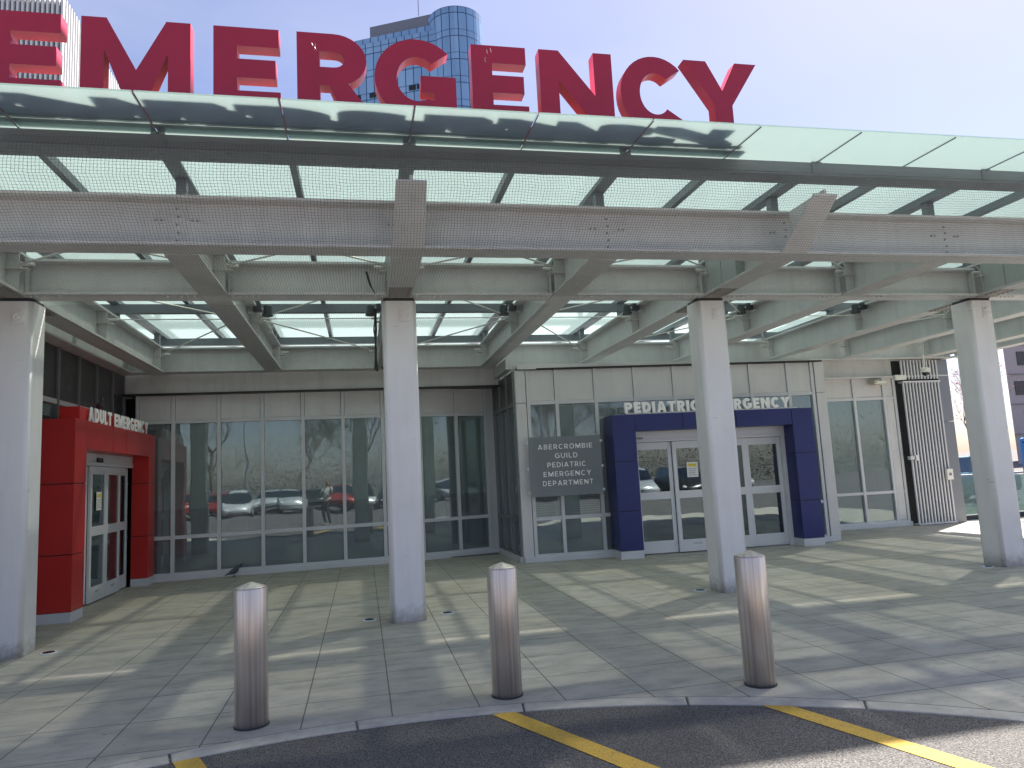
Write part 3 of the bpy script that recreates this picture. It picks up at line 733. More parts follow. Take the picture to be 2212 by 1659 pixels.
# ------------------------------------------------------------------ hospital building
hos = thing('hospital_building', 'low hospital entrance building with grey framed glass walls under the canopy', 'building', (3, 15, 0))
ZS, ZR, ZG = .14, .77, 2.90       # sill, rail, glass head
def frame_T(p0, p1):
    d = (Vector(p1)-Vector(p0)).normalized()
    M_ = Matrix.Identity(4)
    M_[0][0], M_[1][0] = d.x, d.y            # local x along
    M_[0][1], M_[1][1] = -d.y, d.x           # local y = inward (away from the viewer)
    M_[0][3], M_[1][3] = p0[0], p0[1]
    return M_, (Vector(p1)-Vector(p0)).length
def facade(p0, p1, ms, ztop, shade=True, panel='fascia', fr='alu', slat=False, glass0=ZS, frost=True, head=ZG):
    T, L = frame_T(p0, p1)
    for u in ms:
        MB(T).box(u-.032, u+.032, -.05, .07, .10, ztop).build('mullion', fr, hos, bevel=.003)
    for u0, u1 in zip(ms[:-1], ms[1:]):
        a, c = u0+.0325, u1-.0325
        if c-a < .1: continue
        for z, hh in ((ZS-.03, .05), (ZR, .065), (head, .065)):
            MB(T).box(a, c, -.043, .06, z-hh/2, z+hh/2).build('transom', fr, hos, bevel=.003)
        MB(T).box(a, c, .0, .012, ZS-.005, ZR-.0325).build('window', 'window_glass', hos)
        MB(T).box(a, c, .0, .012, ZR+.0325, head-.0325).build('window', 'window_glass', hos)
        MB(T).box(a+.004, c-.004, -.022, .03, head+.036, ztop).build('fascia_panel', panel, hos, bevel=.004)
        if shade: MB(T).box(a-.02, c+.02, .16, .165, 1.27, head+.02).build('blind', 'shade', hos)
        if frost and not slat: MB(T).box(a-.02, c+.02, .10, .11, ZS-.05, ZR-.01).build('spandrel', 'frost', hos)
        if slat:
            b = MB(T)
            z = ZS
            while z < 1.25: b.box(a-.02, c+.02, .12, .145, z, z+.016); z += .035
            b.build('blind', 'shade', hos)
    MB(T).box(0, L, -.075, .08, 0.0, .099).build('plinth', 'alu', hos, bevel=.004)
# back wall in two slightly angled runs
BW0, BW1, BW2 = (-4.3, 14.45), (.75, 14.68), (2.80, 15.10)
L1 = (Vector(BW1)-Vector(BW0)).length
facade(BW0, BW1, [.25, .86, 1.66, 2.44, 3.19, 3.95, 4.72, 5.02], 3.44)
facade(BW1, BW2, [.03, .42, 1.20, 1.86], 3.44)
MB(frame_T(BW1, BW2)[0]).box(1.893, 2.085, -.02, .05, .1, 3.44).build('corner_panel', 'alu', hos)
# left wall with the red portal
facade((-4.3, 7.0), (-4.3, 14.40), [.5, 1.3, 2.1, 2.9, 3.6], 3.78, panel='dark_panel', fr='alu_dark', shade=False)
T, L = frame_T((-4.3, 7.0), (-4.3, 14.40))
for u0, u1 in zip([3.64, 4.42, 5.2, 5.98, 6.76], [4.38, 5.16, 5.94, 6.72, 7.36]):
    MB(T).box(u0+.02, u1, -.02, .03, 3.01, 3.78).build('fascia_panel', 'dark_panel', hos, bevel=.004)
    MB(T).box(u0+.02, u1, .0, .012, 2.3, 2.93).build('window', 'window_glass', hos)
    MB(T).box(u1, u1+.06, -.05, .07, 2.0, 3.78).build('mullion', 'alu_dark', hos)
MB(T).box(3.63, 7.36, -.04, .05, 2.935, 3.005).build('transom', 'alu', hos)
# return side of the projecting bay
facade((2.80, 15.10), (2.84, 13.08), [.03, .72, 1.38, 1.97], 3.52, panel='dark_panel', fr='alu_dark', shade=False)
# projecting pediatric bay
PB0, PB1 = (2.84, 13.06), (9.05, 12.74)
TP, LP = frame_T(PB0, PB1)
facade(PB0, PB1, [.22, .76, 1.52, 2.30, 3.09, 3.88, 4.67, 5.46, 5.98], 3.52, shade=False, slat=False)
MB(TP).box(-.02, .175, -.06, .1, .1, ZG+.0).build('corner_panel', 'fascia', hos, bevel=.004)
MB(TP).box(-.02, .175, -.06, .1, ZG+.008, 3.52).build('corner_panel', 'fascia', hos, bevel=.004)
MB(TP).box(6.03, 6.24, -.06, .1, .1, ZG+.0).build('corner_panel', 'fascia', hos, bevel=.004)
MB(TP).box(6.03, 6.24, -.06, .1, ZG+.008, 3.52).build('corner_panel', 'fascia', hos, bevel=.004)
for u0, u1 in ((.26, .73), (.79, 1.49)):       # horizontal slat blinds low behind the first two bays
    b = MB(TP); z = .2
    while z < 1.3: b.box(u0-.02, u1+.02, .13, .155, z, z+.02); z += .042
    b.build('blind', 'shade', hos)
# right recess
RB0, RB1 = (9.05, 14.56), (12.1, 14.40)
facade(RB0, RB1, [.35, 1.22, 1.97, 2.72, 2.99], 3.38)
MB(frame_T(RB0, RB1)[0]).box(2.77, 2.95, -.03, .03, ZS, ZG).build('corner_panel', 'fascia', hos)
facade((9.05, 12.86), (9.05, 14.5), [.3, 1.0, 1.5], 3.5, shade=False)
b = MB(); b.box(-4.28, 2.78, 14.30, 14.44, 3.39, 3.425); b.build('dark_gap_strip', 'black', hos)  # shade of the gap under the wall beam, drawn as a black strip
MB(TP).box(0, 6.2, -.09, .1, 3.525, 3.55).build('dark_gap_strip', 'black', hos)  # dark line along the bay top, drawn as a black strip too
MB().box(2.68, 2.80, 13.1, 14.36, 3.56, 3.765).build('fascia_panel', 'steel', hos)
# interior, roof slabs and flank walls
b = MB(); b.box(-12.9, 13.2, 19.5, 19.6, 0, 3.44); b.box(-13, -4.45, 7.0, 7.1, 0, 3.9); b.box(-13, -12.9, 7.1, 30, 0, 3.9); b.box(13.2, 13.3, 14.9, 30, 0, 3.4)
b.build('inner_wall', 'wall_in', hos)
b = MB(); b.box(-12.9, 13.2, 15.2, 30, .004, .02); b.box(-4.1, 2.7, 14.8, 15.2, .004, .02); b.box(2.95, 9.0, 13.2, 15.2, .004, .02); b.box(-12.9, -4.4, 7.1, 15.2, .004, .02); b.build('inner_floor', 'floor_in', hos)
b = MB(); b.box(-13, 13.2, 15.25, 30, 3.45, 3.75); b.box(-13, -4.34, 7, 15.25, 3.80, 4.0); b.box(2.86, 9.0, 12.95, 15.25, 3.53, 3.62); b.box(-4.34, 2.79, 14.55, 15.25, 3.46, 3.7); b.box(9.1, 13.2, 14.55, 15.25, 3.40, 3.7)
b.build('roof', 'fascia', hos)
for x in (-2.6, 1.6, 4.3, 7.2): MB().lathe((x, 16.4, .02), [(.2, 0), (.2, 3.4)], 24).build('inner_column', 'column_paint', hos)
for x, y in ((-2, 17.6), (-.9, 17.8), (.4, 17.7), (3.9, 15.6), (5.5, 16.8), (7.6, 16.5)):
    b = MB(); b.box(x-.3, x+.3, y-.3, y+.3, .42, .48); b.box(x-.3, x+.3, y+.25, y+.31, .48, .95)
    for sx in (-.27, .25):
        for sy in (-.27, .25): b.box(x+sx, x+sx+.03, y+sy, y+sy+.03, .021, .419)
    b.build('waiting_seat', 'charcoal', hos)

# ------------------------------------------------------------------ portals
def door_leaf(b, u0, u1, v0, v1, z0=.02, z1=2.05, st=.075):
    b.box(u0, u0+st, v0, v1, z0, z1); b.box(u1-st, u1, v0, v1, z0, z1)
    for a, c in ((z0, .24), (1.00, 1.14), (1.93, z1)): b.box(u0+st, u1-st, v0, v1, a, c)
def portal(nm, lab, T, L, legs, zt, lint, depth, mat, leaves, zh, base_h, doorv, seams, lseams, notice):
    """local x along the front, local y inward; front face at y=0"""
    c0 = T @ Vector(((legs[0][0]+legs[1][1])/2, depth/2, 0))
    t = thing(nm, lab, 'entrance portal', tuple(c0))
    g = .006
    for u0, u1 in legs:
        b = MB(T); zz = [base_h]+seams+[zt]
        for z0, z1 in zip(zz[:-1], zz[1:]): b.box(u0, u1, 0, depth, z0+g, z1-g)
        b.build('cladding', mat, t, bevel=.004)
        MB(T).box(u0+.01, u1-.01, .012, depth, base_h-.005, zt-.01).build('carcass', 'black', t)
        MB(T).box(u0+.0, u1-.0, .006, depth, 0, base_h).build('plinth', 'alu', t, bevel=.004)
    b = MB(T); uu = [legs[0][1]+.001]+lseams+[legs[1][0]-.001]
    for u0, u1 in zip(uu[:-1], uu[1:]): b.box(u0+g, u1-g, .004, depth, lint, zt-.004)
    b.build('lintel', mat, t, bevel=.004)
    MB(T).box(legs[0][1], legs[1][0], .015, depth-.01, lint+.01, zt-.02).build('carcass', 'black', t)
    a0, a1 = leaves[0], leaves[-1]
    b = MB(T); b.box(legs[0][1], legs[1][0], doorv-.03, doorv+.10, zh, lint); b.box(legs[0][1], a0, doorv-.02, doorv+.09, 0, zh); b.box(a1, legs[1][0], doorv-.02, doorv+.09, 0, zh)
    b.box(a0, a1, doorv-.045, doorv-.031, zh+.03, zh+.055)
    b.build('door_frame', 'door_alu', t, bevel=.003)
    for i, (u0, u1) in enumerate(zip(leaves[:-1], leaves[1:])):
        sl = 0 < i < len(leaves)-2
        v0 = doorv+(.0 if sl else .045)
        b = MB(T); door_leaf(b, u0+.004, u1-.004, v0, v0+.04, z1=zh-.005)
        d = b.build('sliding_door' if sl else 'sidelight', 'door_alu', t, bevel=.003)
        MB(T).box(u0+.079, u1-.079, v0+.016, v0+.024, .24, zh-.12).build('pane', 'door_glass', d)
        if i == notice:
            um = (u0+u1)/2-.0
            MB(T).box(um-.11, um+.11, v0-.004, v0-.002, 1.38, 1.66).build('notice', 'paper', d)
            MB(T).box(um-.08, um+.08, v0-.006, v0-.0045, 1.58, 1.63).build('notice_heading', 'yellow_ink', d)
            b = MB(T)
            for k in range(4): b.box(um-.085+.012*(k % 2), um+.085-.014*(k % 3), v0-.006, v0-.0045, 1.53-.038*k, 1.54-.038*k)
            b.build('notice_lines', 'grey_ink', d)
        if sl:
            b = MB(T)
            for k in range(5): b.box((u0+u1)/2-.08+.035*k, (u0+u1)/2-.062+.035*k, v0-.003, v0-.001, .15, .175)
            b.build('door_decal', 'grey_ink', d)
    return t
TR, _ = frame_T((-3.72, 10.55), (-3.72, 14.36))
rp = portal('red_portal', 'red clad portal around the sliding doors of the adult entrance', TR, 0, ((0, .42), (3.42, 3.80)), 2.65, 2.25, .50, 'red_panel', [.80, 1.50, 2.20, 2.88, 3.42], 2.06, .13, .30, [.86, 1.78], [1.50, 2.15], 1)
MB(TR).box(1.62, 1.86, .245, .268, 2.11, 2.18).build('motion_sensor', 'black', rp)
TB, _ = frame_T((4.46, 12.42), (8.42, 12.24))
bp = portal('blue_portal', 'dark blue clad portal around the sliding doors of the pediatric entrance', TB, 0, ((0, .43), (3.53, 3.95)), 2.58, 2.27, .50, 'blue_panel', [.50, 1.24, 1.98, 2.72, 3.46], 2.07, .14, .36, [.84, 1.73], [1.35, 2.40], 1)
MB(TB).box(.55, .67, .318, .329, 2.13, 2.165).build('maker_plate', 'grey_ink', bp)
# lettering on the portals
t = thing('adult_emergency_sign', 'white ADULT EMERGENCY letters on a red box above the red portal', 'sign', (-3.75, 12.3, 2.65))
MB(TR).box(.25, 3.35, .04, .30, 2.652, 2.83).build('sign_box', 'red_panel', t, bevel=.004)
text('ADULT EMERGENCY', .50, 3.36, .205, .012, TR @ Matrix.Translation((0, .004, 2.645)), 'white_letter', t, t=.27)
t = thing('pediatric_emergency_sign', 'white PEDIATRIC EMERGENCY letters standing on top of the blue portal', 'sign', (6.4, 12.4, 2.58))
text('PEDIATRIC EMERGENCY', .26, 3.53, .20, .035, TB @ Matrix.Translation((0, .02, 2.60)), 'white_letter', t, t=.29)
MB(TB).box(.28, 3.68, .03, .05, 2.581, 2.60).build('mounting_rail', 'alu', t)
# etched plaque
t = thing('glass_plaque', 'grey glass plaque reading ABERCROMBIE GUILD PEDIATRIC EMERGENCY DEPARTMENT left of the blue portal', 'plaque', (3.6, 12.75, 1.7))
TQ, _ = frame_T((2.97, 12.82), (4.33, 12.75))
MB(TQ).box(0, 1.36, 0, .012, 1.17, 2.25).build('panel', 'etched_glass', t)
for s_, z, a, c in (('ABERCROMBIE', 2.02, .17, 1.19), ('GUILD', 1.855, .48, .90), ('PEDIATRIC', 1.69, .33, 1.05), ('EMERGENCY', 1.525, .25, 1.14), ('DEPARTMENT', 1.36, .23, 1.17)):
    text(s_, a, c, .09, .006, TQ @ Matrix.Translation((0, -.0065, z)), 'white_letter', t, t=.15, single=True, name='lettering', track=.32)
for u in (-.03, 1.36):
    for z in (1.25, 1.68, 2.14):
        b = MB(TQ @ Matrix.Translation((u, .0, z)) @ Matrix.Rotation(R(90), 4, 'X')); b.lathe((0, 0, -.12), [(.011, 0), (.011, .12), (.024, .122), (.024, .138)], 12); b.build('standoff', 'alu', t)

# ------------------------------------------------------------------ louvre screen, pillar, right side
t = thing('louvre_screen', 'tall screen of vertical pale fins over dark gaps at the right end of the building', 'louvre screen', (12.6, 14.3, 0))
MB().box(12.03, 13.145, 14.36, 14.42, .0, 3.75).build('backing', 'black', t)
b = MB()
for k in range(12):
    x = 12.15+.0845*k; b.box(x, x+.034, 14.20, 14.235, .05, 3.22); b.box(x, x+.034, 14.20, 14.235, 3.30, 3.74)
b.build('fins', 'alu', t)
b = MB(); b.box(12.15, 13.14, 14.185, 14.35, 3.222, 3.26); b.box(12.14, 13.14, 14.19, 14.36, .012, .048); b.build('frame', 'alu', t)
t = thing('pillar', 'flat grey clad pillar closing the right end of the building', 'pillar', (13.33, 14.2, 0))
b = MB(); b.box(13.15, 13.44, 14.25, 14.5, 0, 1.05); b.box(13.15, 13.44, 14.25, 14.5, 1.06, 2.3); b.box(13.15, 13.44, 14.25, 14.5, 2.31, 3.75); b.build('cladding', 'alu_dark', t)
t = thing('card_reader', 'small pale switch box fixed on the fins of the louvre screen', 'switch box', (13.02, 14.15, 1.1))
MB().box(12.96, 13.12, 14.12, 14.185, .98, 1.22).build('box', 'white_plastic', t, bevel=.006); MB().box(13.01, 13.07, 14.11, 14.119, 1.07, 1.13).build('button', 'alu_dark', t)
t = thing('door_lock', 'small metal lock box between the window wall and the louvre screen', 'lock', (12.12, 14.1, 1.5))
MB().box(12.02, 12.13, 14.08, 14.17, 1.47, 1.55).build('body', 'alu', t); MB().box(12.14, 12.2, 14.05, 14.17, 1.45, 1.57).build('keeper', 'white_plastic', t)
t = thing('dome_camera', 'white dome security camera hanging in front of the louvre screen', 'camera', (12.15, 13.5, 3.4))
MB().lathe((12.15, 13.5, 3.36), [(.10, 0), (.10, .08), (.075, .10), (.02, .11)], 20).build('housing', 'white_plastic', t); MB().tube((12.15, 13.5, 3.46), (12.15, 13.5, 3.77), .015).build('stem', 'white_plastic', t)
MB().lathe((12.15, 13.5, 3.355), [(.015, -.075), (.055, -.05), (.075, 0)], 20).build('dome', 'black', t)
t = thing('junction_box', 'white box beside the dome camera under the canopy', 'box', (11.75, 13.9, 3.3))
MB().box(11.72, 12.0, 13.9, 13.98, 3.26, 3.37).build('box', 'white_plastic', t, bevel=.006); MB().box(11.75, 11.97, 13.892, 13.899, 3.28, 3.35).build('lid', 'white_plastic', t)
t = thing('emergency_light', 'small yellowish box light on top of the right window wall', 'light', (11.55, 14.2, 3.2))
MB().box(11.40, 11.72, 14.17, 14.35, 3.20, 3.29).build('housing', 'beige_box', t, bevel=.006); MB().box(11.44, 11.68, 14.16, 14.169, 3.215, 3.275).build('lens', 'white_plastic', t)
# guard rail with glass
t = thing('guard_rail', 'low glass guard rail with metal posts behind the rightmost column', 'railing', (15, 14.8, 0))
b = MB(); b.tube((13.55, 14.7, 1.03), (18.5, 14.7, 1.03), .022)
b.build('top_rail', 'alu_dark', t)
for x in (13.62, 15.0, 16.4, 17.8): MB().box(x, x+.05, 14.68, 14.72, 0, 1.01).build('post', 'alu_dark', t); MB().box(x+.07, x+1.3, 14.695, 14.705, .12, .98).build('pane', 'rail_glass', t)
MB().box(13.55, 18.5, 14.6, 14.8, -.05, .10).build('base', 'charcoal', t)
b = MB(); b._add([(14.6, 15.0, .01), (60, 15.0, .01), (60, 17.6, .01), (14.6, 17.6, .01)], [(0, 1, 2, 3)]); tag(b.build('planting_strip', 'lawn'), kind='structure')
t = thing('blue_banner', 'tall blue display panel with white marks at the right edge of the photo', 'display panel', (15.35, 14.0, 0))
MB().box(14.92, 15.9, 13.95, 14.03, .25, 1.72).build('panel', 'banner_blue', t, bevel=.01)
b = MB()
for k in range(9): b.box(15.02+.004*(k % 3), 15.06, 13.944, 13.949, .7+.075*k, .745+.075*k)
b.build('marks', 'white_letter', t)
b = MB(); b.box(14.95, 15.0, 13.9, 14.08, -.05, .25); b.box(15.8, 15.85, 13.9, 14.08, -.05, .25); b.build('foot', 'alu', t)
MB().ell((15.0, 14.0, 1.78), (.09, .04, .06)).build('knob', 'banner_blue', t)

# ------------------------------------------------------------------ cars
def car(x, y, rz, paint, label, group):
    t = thing('parked_car', label, 'car', (x, y, -.022), group)
    T = Matrix.Translation((x, y, -.022)) @ Matrix.Rotation(rz, 4, 'Z')
    st = [(-2.25, .35, .62, .66), (-2.2, .30, .80, .80), (-1.6, .24, .92, .88), (-.9, .22, .96, .90), (0, .22, .95, .91), (.9, .22, .93, .90), (1.5, .24, .86, .89), (2.1, .28, .74, .82), (2.28, .36, .60, .68)]
    def loft(sec, name, mat, parent):
        b = MB(T); n = len(sec[0]); vs = [v for s_ in sec for v in s_]; fs = []
        for i in range(len(sec)-1):
            for k in range(n): fs.append((i*n+k, i*n+(k+1) % n, (i+1)*n+(k+1) % n, (i+1)*n+k))
        fs += [tuple(range(n)), tuple(range((len(sec)-1)*n, len(sec)*n))]
        b._add(vs, fs); o = b.build(name, mat, parent, smooth=True)
        m_ = o.modifiers.new('e', 'EDGE_SPLIT'); m_.split_angle = R(50); return o
    sec = []
    for X, z0, z1, hw in st:
        sec.append([(X, -hw*.92, z0), (X, -hw, z0+.15), (X, -hw, z1-.12), (X, -hw*.9, z1), (X, hw*.9, z1), (X, hw, z1-.12), (X, hw, z0+.15), (X, hw*.92, z0)])
    body = loft(sec, 'body', paint, t)
    sec = []
    for X, z1, hw in ((-1.75, .93, .78), (-1.2, 1.36, .64), (-.6, 1.45, .62), (.1, 1.44, .63), (.5, 1.36, .64), (1.2, .92, .78)):
        sec.append([(X, -.80, .88), (X, -hw, z1-.03), (X, -hw*.86, z1), (X, hw*.86, z1), (X, hw, z1-.03), (X, .80, .88)])
    loft(sec, 'cabin_glass', 'car_glass', t)
    sec = []
    for X, z1, hw in ((-1.15, 1.385, .60), (-.6, 1.465, .60), (.1, 1.455, .61), (.45, 1.385, .60)):
        sec.append([(X, -hw, z1-.045), (X, -hw*.85, z1), (X, hw*.85, z1), (X, hw, z1-.045)])
    loft(sec, 'roof', paint, t)
    for wx in (-1.38, 1.42):
        for s in (-1, 1):
            W = T @ Matrix.Translation((wx, s*.80, .33)) @ Matrix.Rotation(R(-90*s), 4, 'X')
            wh = MB(W).lathe((0, 0, 0), [(.33, -.1), (.33, .1), (.30, .115), (.21, .115)], 24).build('wheel', 'rubber', t)
            MB(W).lathe((0, 0, 0), [(.205, .09), (.2, .122), (.05, .13)], 20).build('rim', 'alu', wh)
    for s in (-1, 1):
        MB(T).ell((2.14, s*.62, .62), (.12, .16, .08)).build('headlight', 'lamp_lens', t)
        MB(T).ell((-2.18, s*.62, .74), (.09, .16, .08)).build('taillight', 'tail_lens', t)
    return t
G_ = 'cars parked in the lot across the road'
random.seed(4)
paints = ['car_silver', 'car_black', 'car_red', 'car_white', 'car_silver', 'car_red', 'car_black', 'car_white', 'car_teal', 'car_silver', 'car_black', 'car_silver']
for k, pc in enumerate(paints):
    car(-13+2.9*k, -15.5-.3*(k % 3), R(90+random.uniform(-3, 3)), pc, pc.split('_')[1]+' saloon car parked across the road, car %s along the row' % ['one', 'two', 'three', 'four', 'five', 'six', 'seven', 'eight', 'nine', 'ten', 'eleven', 'twelve'][k], G_)
for k, pc in enumerate(['car_black', 'car_white', 'car_black', 'car_red', 'car_silver', 'car_black', 'car_white', 'car_black', 'car_teal', 'car_red', 'car_black', 'car_white']):
    car(-14.4+2.9*k, -20.3-.3*(k % 2), R(90+random.uniform(-3, 3)), pc, pc.split('_')[1]+' car in the second row across the road, place %s along the row' % ['one', 'two', 'three', 'four', 'five', 'six', 'seven', 'eight', 'nine', 'ten', 'eleven', 'twelve'][k], 'second row of parked cars across the road')
car(18.6, 20.5, R(178), 'car_teal', 'pale teal car seen through the glass guard rail on the right', 'cars parked beyond the guard rail')
car(44, 34, R(178), 'car_silver', 'silver car far behind the guard rail on the right', 'cars parked beyond the guard rail')
car(18.5, 30, R(178), 'car_white', 'white car far behind the louvre pillar on the right', 'cars parked beyond the guard rail')

# ------------------------------------------------------------------ trees
def tree(x, y, h, label, group, leafmat=None, nl=0, seed=1, lean=0, leafs=.05, lvl=5, spread=.5):
    rnd = random.Random(seed)
    t = thing('tree', label, 'tree', (x, y, -.05), group)
    b = MB(); lf = MB(); tips = []
    def br(p, d, L, r, k):
        n = 3; q = p
        for i in range(n):
            d2 = (d+Vector((rnd.uniform(-1, 1), rnd.uniform(-1, 1), rnd.uniform(-.3, .6)))*.13).normalized()
            e = q+d2*L/n
            b.tube(q, e, r*(1-.22*i), r*(1-.22*(i+1)), 6 if k < 2 else 3, caps=False)
            if k >= 2: tips.append((q, e))
            q = e; d = d2
            if k < lvl and i > 0:
                for _ in range(2 if i < n-1 else 3):
                    a = Vector((rnd.uniform(-1, 1), rnd.uniform(-1, 1), rnd.uniform(-.2, .7)))
                    br(q, (d*.8+a*spread*1.3).normalized(), L*rnd.uniform(.55, .74), r*.40, k+1)
    br(Vector((x, y, -.05)), Vector((lean, 0, 1)).normalized(), h*.34, h*.016, 0)
    b.build('trunk', 'bark', t)
    if leafmat:
        vs, fs = [], []
        for _ in range(nl):
            p0, p1 = rnd.choice(tips); c = p0.lerp(p1, rnd.random())+Vector([rnd.gauss(0, .05) for _ in range(3)])
            a = Vector([rnd.gauss(0, 1) for _ in range(3)]).normalized(); c2 = a.orthogonal().normalized(); s_ = leafs*rnd.uniform(.5, 1.3)
            i = len(vs); vs += [c-a*s_, c+c2*s_*.6, c+a*s_, c-c2*s_*.6]; fs.append((i, i+1, i+2, i+3))
        lf._add(vs, fs); o = lf.build('crown', leafmat, t)
    return t
GT = 'trees across the road behind the photographer'
NM = ['far left', 'left of the silver car', 'behind the lamp post', 'in the middle', 'right of the middle', 'near the right lamp post', 'far right']
for k, (x, y, h, nl) in enumerate(((-12, -24, 10, 4000), (-6.5, -26, 12, 2500), (-1, -22, 10.5, 9000), (3.5, -25, 11, 9000), (9, -27, 10, 7000), (15, -25, 11, 5000), (22, -27, 12, 5000))):
    tree(x, y, h, 'budding tree across the road behind the photographer, '+NM[k], GT, 'foliage', int(nl*1.6), seed=20+k, leafs=.035, lvl=5)
tree(19.6, 20.0, 6.0, 'bare pink tinged tree seen between the pillar and the rightmost column', 'trees on the right side', 'blossom', 900, seed=5, leafs=.035, lvl=4)
tree(25.0, 22.0, 5.2, 'bare tree with red blossom at the right photo edge', 'trees on the right side', 'blossom', 900, seed=9, leafs=.04, lvl=4)
tree(35, 45, 9, 'distant bare tree behind the rightmost column', 'trees on the right side', 'foliage', 1500, seed=12, leafs=.06, lvl=4)

# far hedge line and low buildings behind the photographer (seen as reflections)
b = MB(); rnd = random.Random(8); vs, fs = [], []
for _ in range(45000):
    c = Vector((rnd.uniform(-45, 45), -34+rnd.gauss(0, 1.2), abs(rnd.gauss(0, 2.2))+.1)); a = Vector([rnd.gauss(0, 1) for _ in range(3)]).normalized(); c2 = a.orthogonal(); s_ = .045
    i = len(vs); vs += [c-a*s_, c+c2*s_, c+a*s_, c-c2*s_]; fs.append((i, i+1, i+2, i+3))
b._add(vs, fs); tag(b.build('hedge', 'foliage'), 'dense far hedge along the car park behind the photographer', 'hedge', kind='stuff')
for x in (-4, 8):
    t = thing('lamp_post', 'tall grey lamp post across the road behind the photographer, the '+('left' if x < 0 else 'right')+' one', 'lamp post', (x, -20, 0), 'lamp posts across the road')
    MB().tube((x, -20, -.05), (x, -20, 8), .08, .05, 10).build('pole', 'greysteel', t); MB().box(x-.5, x+.5, -20.15, -19.85, 8, 8.12).build('lamp_head', 'greysteel', t)

# ------------------------------------------------------------------ far buildings
def uvbox(name, pts, z0, z1, mat, parent):
    bm = bmesh.new(); uvl = bm.loops.layers.uv.new('UVMap'); off = wloc(parent); s = 0; n = len(pts)
    lo = [bm.verts.new(Vector((*p, z0))-off) for p in pts]; hi = [bm.verts.new(Vector((*p, z1))-off) for p in pts]
    for i in range(n):
        j = (i+1) % n; L = (Vector(pts[j])-Vector(pts[i])).length
        f = bm.faces.new((lo[i], lo[j], hi[j], hi[i]))
        for l, uv in zip(f.loops, ((s, z0), (s+L, z0), (s+L, z1), (s, z1))): l[uvl].uv = uv
        s += L
    bm.faces.new(hi); me = bpy.data.meshes.new(name); bm.to_mesh(me); bm.free(); me.materials.append(MAT[mat])
    o = bpy.data.objects.new(name, me); C.objects.link(o); o.parent = parent; return o
t = thing('glass_tower', 'tall blue glass tower with a round corner turret behind the letters', 'tower', (8, 105, 0))
P0, P1 = Vector((-.30, 103.5)), Vector((13.2, 96.9)); dd = (P1-P0).normalized(); nn = Vector((-dd.y, dd.x))
uvbox('facade', [tuple(P0), tuple(P1), tuple(P1+nn*22), tuple(P0+nn*22)], -.05, 66.6, 'curtain_wall', t)
cc = [(15.35+4.15*math.cos(R(a)), 100+4.15*math.sin(R(a))) for a in range(180, 540, 10)]
uvbox('turret', cc, -.05, 69.5, 'curtain_wall', t)
q0, q1 = P0+dd*.5+nn*.8, P1-dd*1.0+nn*.8
uvbox('parapet', [tuple(q0), tuple(q1), tuple(q1+nn*18), tuple(q0+nn*18)], 66.6, 68.0, 'curtain_wall', t)
q0, q1 = P0+dd*2.0+nn*3, P0+dd*12+nn*3
MB(Matrix.Identity(4)).hexa([(*p, z) for z in (68.0, 71.3) for p in (q0, q1, q1+nn*8, q0+nn*8)]).build('plant_room', 'alu_dark', t)
MB().tube((10.0, 101, 71), (10.0, 101, 74.5), .06).build('mast', 'alu_dark', t)
rnd = random.Random(3)
for lev in range(9, 17):
    for k in range(11):
        if rnd.random() < .5:
            u = .55+1.25*k; a = P0+dd*u; c = a+dd*1.05; z = 3.6*lev+.3
            MB().hexa([(*(p+nn*v), zz) for zz in (z, z+.75) for p, v in ((a, -.12), (c, -.12), (c, .05), (a, .05))]).build('open_window', 'black', t)
t = thing('fin_tower', 'grey tower clad in vertical pale fins behind the first two letters', 'tower', (-30, 60, 0))
b = MB(); b.box(-60, -19.15, 50.2, 78, -.05, 35.0); b.build('wall', 'greysteel', t)
b = MB(); x = -44.0
while x < -19.1: b.box(x, x+.13, 49.9, 50.2, 0, 35.2); x += .30
y = 50.3
while y < 78: b.box(-19.15, -18.9, y, y+.14, 0, 35.2); y += .42
b.build('fins', 'fascia', t)
t = thing('office_block', 'pinkish office block with dark window bands at the right edge', 'building', (75, 62, 0))
MB().hexa([(63.4, 60, -.05), (95, 60, -.05), (115, 80, -.05), (84.8, 80, -.05), (63.4, 60, 26), (95, 60, 26), (115, 80, 26), (84.8, 80, 26)]).build('wall', 'pinkwall', t)
for z in range(0, 24, 3):
    b = MB(); x = 64.9 if z % 2 else 64.2
    while x < 94: b.box(x, x+1.9, 59.93, 60.02, z+.9, z+2.3); x += 2.6
    b.build('window', 'dark_panel', t)
    MB().box(63.4, 95, 59.9, 60.01, z-.06, z+.06).build('ledge', 'alu_dark', t)

